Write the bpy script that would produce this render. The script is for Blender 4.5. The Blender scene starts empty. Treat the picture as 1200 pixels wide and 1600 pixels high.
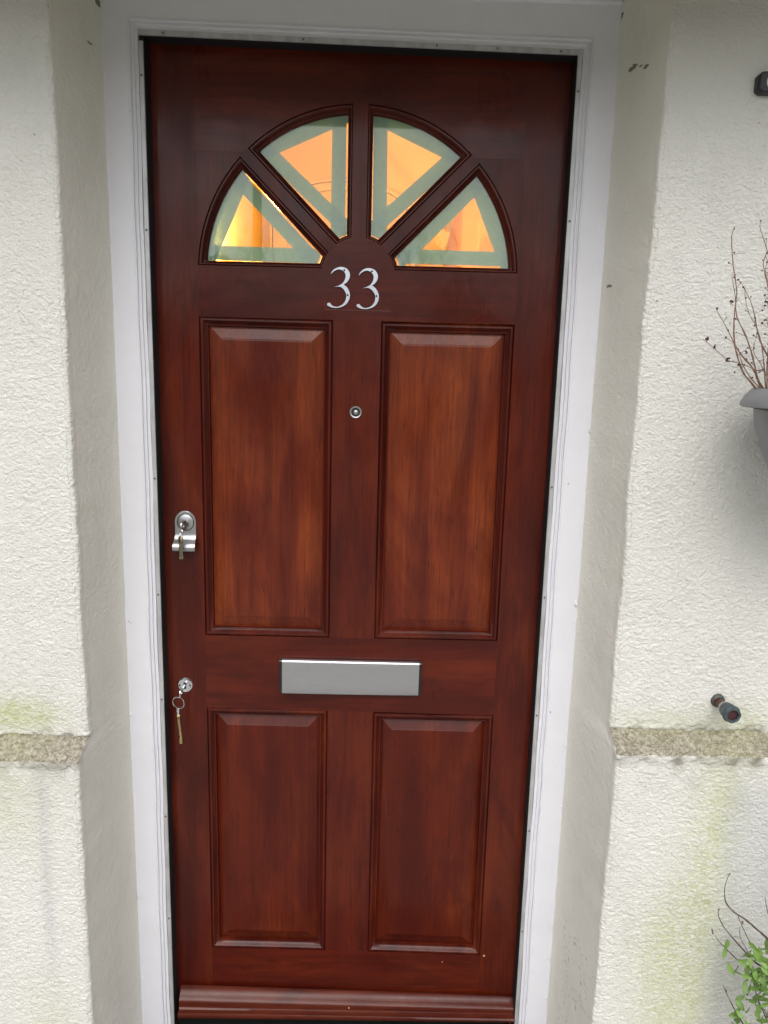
import bpy, bmesh, math, random
import numpy as np
from mathutils import Vector, Matrix
from mathutils.geometry import tessellate_polygon
random.seed(7)
scene = bpy.context.scene
COL = scene.collection
R = math.radians

# ------------------------------------------------------------------ camera
cd = bpy.data.cameras.new('camera'); cam = bpy.data.objects.new('camera', cd); COL.objects.link(cam)
cd.sensor_fit = 'VERTICAL'; cd.sensor_height = 24.0; cd.lens = 18.0
cd.clip_start = 0.02; cd.clip_end = 500
def rot(rx, ry, rz):
    X = Matrix.Rotation(rx, 3, 'X'); Y = Matrix.Rotation(ry, 3, 'Y'); Z = Matrix.Rotation(rz, 3, 'Z')
    return Z @ X @ Y
M = rot(-0.19014, -0.02468, -0.01503)
m3 = Matrix((M.col[0], M.col[2], -M.col[1])).transposed()
mw = m3.to_4x4(); mw.translation = Vector((0.03686, -1.49112, 1.47413))
cam.matrix_world = mw
scene.camera = cam

# ------------------------------------------------------------------ world, sun, exposure
w = bpy.data.worlds.new('World'); scene.world = w; w.use_nodes = True
nt = w.node_tree; nt.nodes.clear()
out = nt.nodes.new('ShaderNodeOutputWorld'); bg = nt.nodes.new('ShaderNodeBackground')
sky = nt.nodes.new('ShaderNodeTexSky'); sky.sky_type = 'NISHITA'; sky.sun_disc = False
SUN_EL, SUN_ROT = 48, 184
sky.sun_elevation = R(SUN_EL); sky.sun_rotation = R(SUN_ROT); sky.air_density = 1.0; sky.dust_density = 3.0; sky.ozone_density = 1.0
hs = nt.nodes.new('ShaderNodeHueSaturation'); hs.inputs['Saturation'].default_value = 0.22
nt.links.new(sky.outputs[0], hs.inputs['Color']); nt.links.new(hs.outputs[0], bg.inputs[0])
bg.inputs[1].default_value = 0.12
nt.links.new(bg.outputs[0], out.inputs[0])
sl = bpy.data.lights.new('sun', 'SUN'); sl.energy = 0.6; sl.angle = R(50); sl.color = (1, .97, .92)
so = bpy.data.objects.new('sun', sl); COL.objects.link(so)
az = R(SUN_ROT)
sdir = Vector((math.sin(az)*math.cos(R(SUN_EL)), math.cos(az)*math.cos(R(SUN_EL)), math.sin(R(SUN_EL))))
so.rotation_euler = sdir.to_track_quat('Z', 'Y').to_euler(); so.location = (0, -6, 8)
vs = scene.view_settings; vs.view_transform = 'Standard'; vs.look = 'None'; vs.gamma = 1; vs.use_curve_mapping = False
vs.exposure = 0.85

# ------------------------------------------------------------------ object helpers
def tag(o, label=None, cat=None, group=None, kind=None):
    if label: o['label'] = label
    if cat: o['category'] = cat
    if group: o['group'] = group
    o['kind'] = kind or 'thing'
    return o
def empty(name, loc=(0, 0, 0)):
    o = bpy.data.objects.new(name, None); COL.objects.link(o); o.location = loc; o.empty_display_size = .05
    return o
def link_mesh(name, me, mat=None, parent=None, smooth=False):
    o = bpy.data.objects.new(name, me); COL.objects.link(o)
    if mat: me.materials.append(mat)
    if smooth: me.polygons.foreach_set('use_smooth', [True]*len(me.polygons))
    if parent:
        o.parent = parent
        o.matrix_parent_inverse = wmat(parent).inverted()
    me.update()
    return o
def wmat(o):
    m = Matrix.Translation(o.location) @ o.rotation_euler.to_matrix().to_4x4()
    if o.parent: m = wmat(o.parent) @ o.matrix_parent_inverse @ m
    return m
class MB:
    def __init__(s): s.v = []; s.f = []
    def add(s, v, f):
        b = len(s.v); s.v += [tuple(p) for p in v]; s.f += [tuple(i+b for i in q) for q in f]; return s
    def box(s, x0, x1, y0, y1, z0, z1):
        v = [(x, y, z) for z in (z0, z1) for y in (y0, y1) for x in (x0, x1)]
        return s.add(v, [(0, 2, 3, 1), (4, 5, 7, 6), (0, 1, 5, 4), (2, 6, 7, 3), (0, 4, 6, 2), (1, 3, 7, 5)])
    def prism(s, poly, y0, y1):
        # poly in (x, z); y0 front, y1 back
        n = len(poly); a = sum(poly[i][0]*poly[(i+1) % n][1]-poly[(i+1) % n][0]*poly[i][1] for i in range(n))
        if a < 0: poly = poly[::-1]
        v = [(x, y0, z) for x, z in poly]+[(x, y1, z) for x, z in poly]
        tri = tessellate_polygon([[Vector((x, z, 0)) for x, z in poly]])
        f = []
        for t in tri:
            p = [poly[i] for i in t]
            ar = (p[1][0]-p[0][0])*(p[2][1]-p[0][1])-(p[2][0]-p[0][0])*(p[1][1]-p[0][1])
            t = tuple(t) if ar > 0 else tuple(t)[::-1]
            f.append(t); f.append(tuple(i+n for i in t[::-1]))
        for i in range(n):
            j = (i+1) % n; f.append((j, i, i+n, j+n))
        return s.add(v, f)
    def loft(s, rings, closed=True, cap0=False, cap1=False):
        n = len(rings[0]); v = [p for r in rings for p in r]; f = []
        for k in range(len(rings)-1):
            for i in range(n if closed else n-1):
                j = (i+1) % n; f.append((k*n+i, k*n+j, (k+1)*n+j, (k+1)*n+i))
        if cap0: f.append(tuple(range(n))[::-1])
        if cap1: f.append(tuple((len(rings)-1)*n+i for i in range(n)))
        return s.add(v, f)
    def tube(s, path, rad, n=8):
        path = [Vector(p) for p in path]
        if not isinstance(rad, (list, tuple)): rad = [rad]*len(path)
        rings = []; up = Vector((0.13, 0.9, 0.31)).normalized()
        for i, p in enumerate(path):
            t = (path[min(i+1, len(path)-1)]-path[max(i-1, 0)]).normalized()
            a = t.cross(up)
            if a.length < 1e-4: a = t.cross(Vector((1, 0, 0)))
            a.normalize(); b = t.cross(a)
            rings.append([p+(a*math.cos(2*math.pi*k/n)+b*math.sin(2*math.pi*k/n))*rad[i] for k in range(n)])
        return s.loft(rings, True, True, True)
    def lathe(s, prof, origin, axis='y', n=32, cap=True):
        # prof: (radius, distance along axis)
        o = Vector(origin); rings = []
        for r, h in prof:
            ring = []
            for k in range(n):
                c, d = math.cos(2*math.pi*k/n)*r, math.sin(2*math.pi*k/n)*r
                if axis == 'y': ring.append(o+Vector((c, h, d)))
                elif axis == 'z': ring.append(o+Vector((c, d, h)))
                else: ring.append(o+Vector((h, c, d)))
            rings.append(ring)
        return s.loft(rings, True, cap, cap)
    def torus(s, c, r, t, nx=Vector((0, 1, 0)), n=28, m=8):
        c = Vector(c); q = Vector(nx).to_track_quat('Z', 'Y'); rings = []
        for i in range(n+1):
            a = 2*math.pi*i/n; d = q @ Vector((math.cos(a), math.sin(a), 0)); u = q @ Vector((0, 0, 1))
            rings.append([c+d*(r+t*math.cos(2*math.pi*k/m))+u*t*math.sin(2*math.pi*k/m) for k in range(m)])
        return s.loft(rings)
    def build(s, name, mat, parent=None, smooth=False, bevel=0, fix=True):
        me = bpy.data.meshes.new(name); me.from_pydata(s.v, [], s.f)
        if fix:
            bm = bmesh.new(); bm.from_mesh(me); bmesh.ops.recalc_face_normals(bm, faces=bm.faces); bm.to_mesh(me); bm.free()
        o = link_mesh(name, me, mat, parent, smooth)
        if bevel:
            b = o.modifiers.new('bevel', 'BEVEL'); b.width = bevel; b.segments = 2; b.limit_method = 'ANGLE'; b.angle_limit = R(40)
        if smooth:
            try: me.set_sharp_from_angle(angle=R(42))
            except Exception: pass
        return o

# ------------------------------------------------------------------ material helpers
def mat(name, col=(.5, .5, .5), rough=.6, metal=0., spec=.5, coat=0., coat_r=.1):
    m = bpy.data.materials.new(name); m.use_nodes = True; b = m.node_tree.nodes['Principled BSDF']
    b.inputs['Base Color'].default_value = (*col, 1); b.inputs['Roughness'].default_value = rough
    b.inputs['Metallic'].default_value = metal; b.inputs['Specular IOR Level'].default_value = spec
    b.inputs['Coat Weight'].default_value = coat; b.inputs['Coat Roughness'].default_value = coat_r
    return m, m.node_tree, b
class NT:
    def __init__(s, nt): s.nt = nt; s.N = nt.nodes; s.L = nt.links
    def coord(s, scale=(1, 1, 1), loc=(0, 0, 0), kind='Object'):
        t = s.N.new('ShaderNodeTexCoord'); m = s.N.new('ShaderNodeMapping'); m.inputs['Scale'].default_value = scale; m.inputs['Location'].default_value = loc
        s.L.new(t.outputs[kind], m.inputs['Vector']); return m.outputs[0]
    def noise(s, vec, scale, detail=4, rough=.55, dist=0.):
        n = s.N.new('ShaderNodeTexNoise'); n.inputs['Scale'].default_value = scale; n.inputs['Detail'].default_value = detail
        n.inputs['Roughness'].default_value = rough; n.inputs['Distortion'].default_value = dist
        s.L.new(vec, n.inputs['Vector']); return n.outputs['Fac']
    def ramp(s, fac, pts):
        r = s.N.new('ShaderNodeValToRGB'); e = r.color_ramp.elements
        while len(e) < len(pts): e.new(.5)
        for i, (p, c) in enumerate(pts):
            e[i].position = p; e[i].color = (*c, 1) if isinstance(c, (tuple, list)) else (c, c, c, 1)
        s.L.new(fac, r.inputs[0]); return r.outputs[0]
    def mix(s, fac, a, b, mode='MIX'):
        m = s.N.new('ShaderNodeMix'); m.data_type = 'RGBA'; m.blend_type = mode
        for sock, v in ((m.inputs[0], fac), (m.inputs[6], a), (m.inputs[7], b)):
            if isinstance(v, (int, float)): sock.default_value = v if sock == m.inputs[0] else (v, v, v, 1)
            elif isinstance(v, tuple): sock.default_value = (*v, 1)
            else: s.L.new(v, sock)
        return m.outputs[2]
    def math(s, op, a, b=0.):
        m = s.N.new('ShaderNodeMath'); m.operation = op
        for i, v in enumerate((a, b)):
            if isinstance(v, (int, float)): m.inputs[i].default_value = v
            else: s.L.new(v, m.inputs[i])
        return m.outputs[0]
    def bump(s, h, dist, strength=1., normal=None):
        b = s.N.new('ShaderNodeBump'); b.inputs['Distance'].default_value = dist; b.inputs['Strength'].default_value = strength
        s.L.new(h, b.inputs['Height'])
        if normal: s.L.new(normal, b.inputs['Normal'])
        return b.outputs[0]

def wood(name, vert, dark, mid, warm, seed, warm_lo=.5, warm_hi=.75):
    m, t, b = mat(name, rough=.40, coat=.26, coat_r=.16, spec=.16); n = NT(t)
    g = (1, 1, .035) if vert else (.035, 1, 1); st = (1, 1, .13) if vert else (.16, 1, 1); wd = (1, 1, .4) if vert else (.4, 1, 1)
    L = (seed*3.1, seed*1.7, seed*2.3)
    grain = n.noise(n.coord(g, L), 190, 5, .6, .3)
    streak = n.noise(n.coord(st, L), 17, 4, .5, .5)
    blot = n.noise(n.coord(wd, L), 5.2, 4, .55, .9)
    fine = n.noise(n.coord(g, L), 70, 4, .55, .2)
    c = n.mix(n.ramp(streak, [(.32, 0.), (.64, 1.)]), dark, mid)
    wf = n.math('MULTIPLY', n.ramp(blot, [(warm_lo, 0.), (warm_hi, 1.)]), n.ramp(streak, [(.30, .35), (.55, 1.)]))
    c = n.mix(wf, c, warm)
    c = n.mix(n.ramp(grain, [(.34, .38), (.50, 0.)]), c, tuple(v*.5 for v in dark))
    c = n.mix(n.ramp(fine, [(.34, .32), (.55, 0.)]), c, tuple(v*.75 for v in dark))
    sm = n.noise(n.coord((1, 1, .28) if vert else (.3, 1, 1), L), 12, 4, .6, 1.2)
    c = n.mix(n.ramp(sm, [(.34, .5), (.52, 0.)]), c, tuple(v*.66 for v in dark))
    pore = n.noise(n.coord((1, 1, .05) if vert else (.05, 1, 1), L), 420, 2, .5)
    c = n.mix(n.ramp(pore, [(.30, .5), (.40, 0.)]), c, tuple(v*.35 for v in dark))
    t.links.new(c, b.inputs['Base Color'])
    rr = n.noise(n.coord((1, 1, .5), L), 9, 4)
    t.links.new(n.ramp(rr, [(.3, .24), (.7, .52)]), b.inputs['Roughness'])
    t.links.new(n.ramp(rr, [(.35, .10), (.7, .26)]), b.inputs['Coat Roughness'])
    h = n.mix(.5, grain, streak)
    nb = n.bump(h, .0004, .5); wave = n.noise(n.coord((1, 1, .35), L), 22, 3)
    nb = n.bump(wave, .0026, .6, nb)
    t.links.new(nb, b.inputs['Normal']); 
    nb2 = n.bump(wave, .002, .5); t.links.new(nb2, b.inputs['Coat Normal'])
    return m
W_STILE = wood('stained wood upright', True, (.048, .0042, .0018), (.088, .0090, .0028), (.125, .0185, .0048), 1, .44, .74)
W_RAIL = wood('stained wood crosswise', False, (.048, .0044, .0019), (.090, .0092, .0029), (.128, .0185, .0050), 2, .44, .74)
W_MOULD = wood('stained wood moulding', True, (.044, .0042, .0022), (.085, .0095, .0034), (.130, .021, .0055), 3)
W_PANEL = wood('stained wood panel', True, (.080, .0085, .0036), (.135, .0185, .0058), (.235, .047, .0095), 4, .38, .66)
W_PANEL_LOW = wood('stained wood lower panel', True, (.060, .0050, .0014), (.098, .0105, .0022), (.175, .0300, .0040), 5, .46, .72)
W_BAR = wood('stained wood weather bar', False, (.060, .0080, .0040), (.105, .0165, .0075), (.15, .032, .012), 6, .45, .7)

def paint_white(name, col, seed):
    m, t, b = mat(name, col, .38, spec=.45); n = NT(t)
    a = n.noise(n.coord((1, 1, .25), (seed, 0, 0)), 30, 4); d = n.noise(n.coord((1, 1, 1), (seed, 2, 0)), 9, 5, .65)
    c = n.mix(n.ramp(d, [(.35, .0), (.75, .30)]), col, tuple(v*.80 for v in col))
    chips = n.noise(n.coord((1, 1, .6), (seed, 5, 1)), 75, 3, .6)
    c = n.mix(n.ramp(chips, [(.735, 0.), (.765, .7)]), c, (.16, .15, .13))
    t.links.new(c, b.inputs['Base Color'])
    t.links.new(n.bump(n.noise(n.coord((1, 1, .12), (seed, 1, 1)), 160, 3), .0006, .7, n.bump(a, .0016, .6)), b.inputs['Normal'])
    return m
PAINT = paint_white('white gloss paint', (.715, .71, .75), 1)
STRIP, t_, b_ = mat('greyed aluminium strip', (.42, .43, .43), .42, .35)
n_ = NT(t_); t_.links.new(n_.mix(n_.ramp(n_.noise(n_.coord((1, 1, .3)), 50, 5), [(.4, 0.), (.7, .6)]), (.52, .53, .54), (.27, .27, .26)), b_.inputs['Base Color'])
RUBBER, _, _ = mat('black rubber', (.008, .009, .011), .55)
BLACK, _, _ = mat('black plastic', (.012, .011, .014), .38)

def render_mat(name, base, tint, fine, attr=True, dirt_thr=.72, rough=.9):
    m, t, b = mat(name, base, rough, spec=.2); n = NT(t)
    big = n.noise(n.coord(), 3.5, 5, .6); med = n.noise(n.coord((1, 1, .5)), 14, 5, .65)
    c = n.mix(n.ramp(big, [(.35, 0.), (.7, .7)]), base, tint)
    c = n.mix(n.ramp(med, [(.5, 0.), (.8, .35)]), c, tuple(v*.78 for v in tint))
    sp = n.noise(n.coord((1, 1, .7)), 95, 3, .6)
    c = n.mix(n.ramp(sp, [(dirt_thr, 0.), (dirt_thr+.03, .75)]), c, (.13, .11, .085))
    if attr:
        a = n.N.new('ShaderNodeAttribute'); a.attribute_name = 'stain'; sep = n.N.new('ShaderNodeSeparateColor'); n.L.new(a.outputs['Color'], sep.inputs[0])
        c = n.mix(sep.outputs[0], c, (.50, .53, .26)); c = n.mix(sep.outputs[1], c, (.17, .145, .105)); c = n.mix(sep.outputs[2], c, (.42, .42, .44))
    t.links.new(c, b.inputs['Base Color'])
    f = n.noise(n.coord((1, 1, 1.3)), fine, 4, .6)
    t.links.new(n.bump(f, .0042 if fine < 240 else .0020, 1. if fine < 240 else .8), b.inputs['Normal'])
    return m
R_WALL = render_mat('rough white render', (.765, .752, .71), (.72, .705, .65), 235)
R_REVEAL = render_mat('cream painted smooth render', (.775, .755, .69), (.73, .705, .63), 260, dirt_thr=.765)
R_LEDGE, t_, b_ = mat('mossy weathered ledge', (.4, .36, .3), .95, spec=.15); n_ = NT(t_)
c_ = n_.mix(n_.ramp(n_.noise(n_.coord((1, 1, 1.3)), 130, 5, .7), [(.38, 0.), (.62, 1.)]), (.19, .165, .125), (.49, .45, .375))
c_ = n_.mix(n_.ramp(n_.noise(n_.coord(), 22, 4, .6), [(.42, 0.), (.62, .55)]), c_, (.20, .18, .125))
c_ = n_.mix(n_.ramp(n_.noise(n_.coord(), 300, 3, .6), [(.56, 0.), (.64, .7)]), c_, (.60, .56, .49))
a_ = n_.N.new('ShaderNodeAttribute'); a_.attribute_name = 'stain'; sp_ = n_.N.new('ShaderNodeSeparateColor'); n_.L.new(a_.outputs['Color'], sp_.inputs[0])
t_.links.new(n_.mix(sp_.outputs[0], c_, (.36, .39, .15)), b_.inputs['Base Color'])
t_.links.new(n_.bump(n_.noise(n_.coord(), 190, 4, .65), .0035, .9), b_.inputs['Normal'])

CHROME, _, _ = mat('bright chrome', (.72, .73, .75), .13, 1.)
SATIN, _, _ = mat('satin nickel', (.50, .50, .51), .36, 1.)
STEEL, t_, b_ = mat('brushed aluminium', (.52, .52, .545), .30, 1.); n_ = NT(t_)
br = n_.noise(n_.coord((.012, 1, 1)), 900, 3); t_.links.new(n_.bump(br, .0002, .5), b_.inputs['Normal']); t_.links.new(n_.ramp(br, [(.3, .26), (.7, .40)]), b_.inputs['Roughness'])
BRASS, _, _ = mat('worn brass', (.50, .38, .20), .33, 1.)
NUM, _, _ = mat('polished white metal digit', (.66, .69, .76), .26, .6)
DULL, _, _ = mat('dull grey screw', (.17, .165, .16), .5, .5)
DARKM, _, _ = mat('tarnished dark metal', (.05, .045, .04), .5, .6)

# glass: clear, reflecting by angle
GLASS = bpy.data.materials.new('window glass'); GLASS.use_nodes = True; t = GLASS.node_tree; t.nodes.clear()
o_ = t.nodes.new('ShaderNodeOutputMaterial'); mx = t.nodes.new('ShaderNodeMixShader'); tr = t.nodes.new('ShaderNodeBsdfTransparent'); gl = t.nodes.new('ShaderNodeBsdfGlossy')
tr.inputs[0].default_value = (.97, .985, .97, 1); gl.inputs['Roughness'].default_value = .0
fr = t.nodes.new('ShaderNodeFresnel'); fr.inputs[0].default_value = 1.52
t.links.new(fr.outputs[0], mx.inputs[0]); t.links.new(tr.outputs[0], mx.inputs[1]); t.links.new(gl.outputs[0], mx.inputs[2]); t.links.new(mx.outputs[0], o_.inputs[0])
# masking tape: thin green crepe paper letting light through
TAPE = bpy.data.materials.new('green masking tape'); TAPE.use_nodes = True; t = TAPE.node_tree; t.nodes.clear(); n_ = NT(t)
o_ = t.nodes.new('ShaderNodeOutputMaterial'); m1 = t.nodes.new('ShaderNodeMixShader'); m2 = t.nodes.new('ShaderNodeMixShader')
df = t.nodes.new('ShaderNodeBsdfDiffuse'); tl = t.nodes.new('ShaderNodeBsdfTranslucent'); tr = t.nodes.new('ShaderNodeBsdfTransparent')
cr = n_.noise(n_.coord((1, 1, 1)), 120, 4, .6)
t.links.new(n_.ramp(cr, [(.3, (.60, .77, .65)), (.7, (.72, .85, .73))]), df.inputs[0]); tl.inputs[0].default_value = (.22, .46, .32, 1)
tr.inputs[0].default_value = (.60, .85, .62, 1)
m1.inputs[0].default_value = .38; t.links.new(df.outputs[0], m1.inputs[1]); t.links.new(tl.outputs[0], m1.inputs[2])
m2.inputs[0].default_value = .16; t.links.new(m1.outputs[0], m2.inputs[1]); t.links.new(tr.outputs[0], m2.inputs[2]); t.links.new(m2.outputs[0], o_.inputs[0])

# ------------------------------------------------------------------ ground
def slab_sheet(name, x0, x1, y0, y1, z, mt, label, cat):
    b = MB(); b.add([(x0, y0, z), (x1, y0, z), (x1, y1, z), (x0, y1, z)], [(0, 1, 2, 3)])
    o = b.build(name, mt); tag(o, label, cat, kind='structure'); return o
GR, t_, b_ = mat('rough garden grass', (.05, .07, .025), .95); n_ = NT(t_)
t_.links.new(n_.mix(n_.noise(n_.coord(), 1.5, 8, .7), (.035, .055, .018), (.085, .10, .04)), b_.inputs['Base Color'])
PV, t_, b_ = mat('worn concrete path', (.38, .37, .35), .9); n_ = NT(t_)
t_.links.new(n_.mix(n_.noise(n_.coord(), 6, 8, .7), (.33, .32, .30), (.46, .45, .42)), b_.inputs['Base Color'])
slab_sheet('ground', -150, 150, -200, 40, -.16, GR, 'rough garden grass in front of the house', 'ground')
slab_sheet('path', -2.6, 2.8, -7, -.06, -.15, PV, 'worn concrete path leading to the front door', 'path')

# ------------------------------------------------------------------ numpy noise
def lattice(seed, n=512): return np.random.default_rng(seed).random((n, n))
def vnoise(u, v, seed):
    g = lattice(seed); n = g.shape[0]
    iu = np.floor(u).astype(int); iv = np.floor(v).astype(int); fu = u-iu; fv = v-iv
    fu = fu*fu*(3-2*fu); fv = fv*fv*(3-2*fv)
    a = g[iu % n, iv % n]; b = g[(iu+1) % n, iv % n]; c = g[iu % n, (iv+1) % n]; d = g[(iu+1) % n, (iv+1) % n]
    return (a*(1-fu)+b*fu)*(1-fv)+(c*(1-fu)+d*fu)*fv
def sstep(a, b, x):
    t = np.clip((x-a)/(b-a), 0, 1); return t*t*(3-2*t)

# ------------------------------------------------------------------ the house
house = empty('house', (0, 0, 0))
tag(house, 'rendered house front round the doorway, rough white walls, cream reveals and a mossy ledge', 'house')

def facade(side, lt, lb, cx, cxl):
    # lt / lb : ledge top and bottom height, cx corner half-width above, cxl below
    zz = np.concatenate([np.arange(-.16, 0, .02), np.arange(0, 2.0995, .0016), [2.10]])
    nr = 70
    ur = np.linspace(0, 1, nr)                                   # along the reveal
    dw = np.concatenate([np.arange(0, .34, .0016), np.linspace(.345, .8, 60), np.linspace(.85, 3.6, 40)])
    NU = nr+8+len(dw)
    Z = np.repeat(zz[None, :], NU, 0)
    wob = (vnoise(Z[0]*7, Z[0]*0+side*3.3+9, 11)-.5)*.006+(vnoise(Z[0]*31, Z[0]*0+side*5.3+9, 12)-.5)*.0025
    k = 1-sstep(lb, lt, zz)
    # a slightly wavering ledge line
    cxz = cx*(1-k)+cxl*k+wob
    wy = -.20-.040*k+(vnoise(zz*5, zz*0+2+side, 13)-.5)*.004
    X = np.zeros_like(Z); Y = np.zeros_like(Z); NX = np.zeros_like(Z); NY = np.zeros_like(Z)
    r = .007
    rv = np.stack([cxz-.441, wy+.03]); ln = np.sqrt((rv**2).sum(0)); tx, ty = rv/ln            # direction out of the reveal
    nx, ny = ty, -tx                                             # towards the opening (negative x)
    S = np.zeros_like(Z)
    for i in range(nr):
        d = ur[i]*(ln-r); X[i] = .441+tx*d; Y[i] = -.03+ty*d; NX[i] = nx; NY[i] = ny; S[i] = d
    cX, cY = .441+tx*(ln-r)-nx*r, -.03+ty*(ln-r)-ny*r
    a0 = np.arctan2(ny, nx); a0 = np.where(a0 > 0, a0-2*np.pi, a0); a1 = -np.pi/2
    for j in range(8):
        a = a0+(a1-a0)*(j+1)/8; i = nr+j; NX[i] = np.cos(a); NY[i] = np.sin(a); X[i] = cX+NX[i]*r; Y[i] = cY+NY[i]*r; S[i] = ln-r+(j+1)/8*r*1.4
    for j in range(len(dw)):
        i = nr+8+j; X[i] = cX+dw[j]; Y[i] = cY-r; NX[i] = 0; NY[i] = -1; S[i] = ln+r*.5+dw[j]
    sd = 40 if side > 0 else 90
    SS = S+10+side
    wu = (vnoise(SS/.009, Z/.008, sd)-.5)*.006; wv = (vnoise(SS/.008, Z/.009, sd+1)-.5)*.005
    a = vnoise((SS+wu)/.0048, (Z+wv)/.0036, sd+2); b = vnoise((SS+wv)/.0034, (Z+wu)/.0030, sd+3); c = vnoise(SS/.018, Z/.013, sd+4)
    H = a*.0016+b*.0010+c*.0005
    big = (vnoise(SS/.16, Z/.2, sd+5)-.5)*.006+(vnoise(SS/.05, Z/.06, sd+6)-.5)*.0012
    hr = vnoise(SS/.0075, Z/.0075, sd+7)*.0005+vnoise(SS/.0042, Z/.0038, sd+8)*.0006
    wallw = np.zeros_like(Z); wallw[nr+2:] = 1; wallw[nr:nr+2] = .6; wallw[nr-3:nr] = .35
    patchy = .75+.25*sstep(.25, .5, vnoise(SS/.09, Z/.12, sd+9)); smooth_top = 1-.55*sstep(1.72, 2.0, Z)
    D = wallw*H*patchy*smooth_top*1.15+(1-wallw)*hr+big*(.35+.65*wallw)*.6
    led = (Z < lt+.012) & (Z > lb-.012)
    D = D+np.where(led, ((vnoise(SS/.009, Z/.006, sd+10)-.4)*.0045+(vnoise(SS/.0045, Z/.0035, sd+17)-.5)*.0022)*wallw, 0)
    # lip just above the ledge
    D = D+np.exp(-((Z-lt-.004)/.003)**2)*.0022*wallw*vnoise(SS/.05, Z*0, sd+16)
    NZ = np.zeros_like(Z); slope = (k[None, :] > .02) & (k[None, :] < .98) & (np.arange(NU)[:, None] > nr)
    X += NX*D; Y += NY*D
    Z = Z+np.where(slope, D*.6, 0)
    edge = (vnoise(SS/.03, Z*0, sd+20)-.5)*.006
    Z = Z+edge*np.exp(-((Z-(lt+lb)/2)/.05)**2)*wallw
    X *= side
    ny_, nz_ = Z.shape
    co = np.stack([X, Y, Z], -1).reshape(-1, 3)
    # stains: r algae, g brown (dirty marks, wall-top tone), b grey patch
    st = np.zeros((ny_, nz_, 4)); st[..., 3] = 1
    n1 = vnoise(SS/.06, Z/.22, sd+11); n2 = vnoise(SS/.02, Z/.03, sd+12); n3 = vnoise(SS/.006, Z/.006, sd+13)
    AX = np.abs(X); isw = wallw
    if side > 0:
        g = np.exp(-((AX-.665-.03*(n1-.5))/.055)**2)*sstep(.05, .50, Z+.0)*sstep(.86, .74, Z)*.72
        g += np.exp(-((AX-.60)/.06)**2)*sstep(.62, .35, Z)*.60*(.4+n1)
        g += np.exp(-((AX-.71)/.06)**2)*np.exp(-((Z-.855)/.03)**2)*.65
        g += .30*np.exp(-((AX-.56)/.09)**2)*np.exp(-((Z-.85)/.025)**2)*1.8
        g += .22*sstep(.50, .60, AX)*sstep(.80, .30, Z)*(.3+n1)
        gr = sstep(.66, .72, AX)*sstep(.80, .70, Z)*.55
    else:
        g = np.exp(-((AX-.60)/.08)**2)*np.exp(-((Z-.838)/.032)**2)*1.15
        g += np.exp(-((AX-.60)/.07)**2)*np.exp(-((Z-.70)/.09)**2)*.42
        g += np.exp(-((AX-.55)/.05)**2)*sstep(.40, .14, Z)*.60
        gr = np.exp(-((AX-.54)/.012)**2)*sstep(.80, .70, Z)*sstep(.2, .5, Z)*.3
    hol = 1.35-1.1*(a*.6+b*.4); st[..., 0] = np.clip(g*(.35+.35*n2+.5*n3)*hol*isw*.95, 0, .8)
    st[..., 2] = np.clip(gr*(.4+.8*n1)*isw, 0, .7)
    dirt_tone = np.exp(-((Z-lt-.004)/.009)**2)*.55*n2*isw + np.exp(-((Z-lb+.006)/.010)**2)*.75*n2*isw + np.exp(-((Z-lb+.03)/.05)**2)*.45*np.clip(n1-.3, 0, 1)*n2*isw
    dirt_tone += sstep(1.80, 2.08, Z)*.22*n1*isw  # patchy brown tone, stronger towards the top of the wall
    spots = [(.4549, 1.9695, .0030), (.4635, 1.957, .0020), (.4600, 1.9640, .0012), (.4237, 2.0363, .005), (.4262, 2.030, .004), (.439, 2.0681, .006), (.4334, 1.9444, .0025), (.4334, 1.938, .002), (.45, 1.62, .002)] if side > 0 else [(.4424, 2.060, .004), (.4503, 1.9857, .0014)]
    fx = .441
    for px, pz, pr in spots:
        # spots sit on the reveal: measured across its width
        q = (AX-px)**2+((Z-pz)*.75+(n3-.5)*.0025)**2
        dirt_tone = np.maximum(dirt_tone, (q < pr*pr)*.95)
    if side > 0:
        dirt_tone = np.maximum(dirt_tone, (1-isw)*((vnoise(SS/.004, Z/.006, 77) > .86) & (np.abs(Z-.22) < .14) & (AX > .452))*.45)
    st[..., 1] = np.clip(dirt_tone, 0, 1)
    stf = st.reshape(-1, 4)
    I, J = np.meshgrid(np.arange(ny_-1), np.arange(nz_-1), indexing='ij')
    a_ = I*nz_+J; quads = np.stack([a_, a_+1, a_+nz_+1, a_+nz_], -1)
    if side > 0: quads = quads[..., ::-1]
    zc = zz[J]; isr = I < nr+1; ledf = (zc <= lt) & (zc >= lb) & ~isr
    for nm, selm, mt in (('reveal', isr, R_REVEAL), ('ledge', ledf, R_LEDGE), ('wall', ~isr & (zc > lt), R_WALL), ('plinth', ~isr & (zc < lb), R_WALL)):
        q = quads[selm]; u, inv = np.unique(q, return_inverse=True); inv = inv.reshape(-1, 4)
        me = bpy.data.meshes.new(nm); me.vertices.add(len(u)); me.vertices.foreach_set('co', co[u].ravel())
        me.loops.add(inv.size); me.loops.foreach_set('vertex_index', inv.ravel().astype(np.int32))
        me.polygons.add(len(inv)); me.polygons.foreach_set('loop_start', np.arange(0, inv.size, 4, dtype=np.int32)); me.polygons.foreach_set('loop_total', np.full(len(inv), 4, dtype=np.int32))
        me.update(calc_edges=True)
        ca = me.color_attributes.new('stain', 'FLOAT_COLOR', 'POINT'); ca.data.foreach_set('color', stf[u].ravel().astype(np.float32))
        me.polygons.foreach_set('use_smooth', np.ones(len(inv), dtype=bool))
        link_mesh(nm, me, mt, house)
facade(-1, .802, .771, .472, .4745)
facade(1, .835, .802, .4765, .4805)

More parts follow.
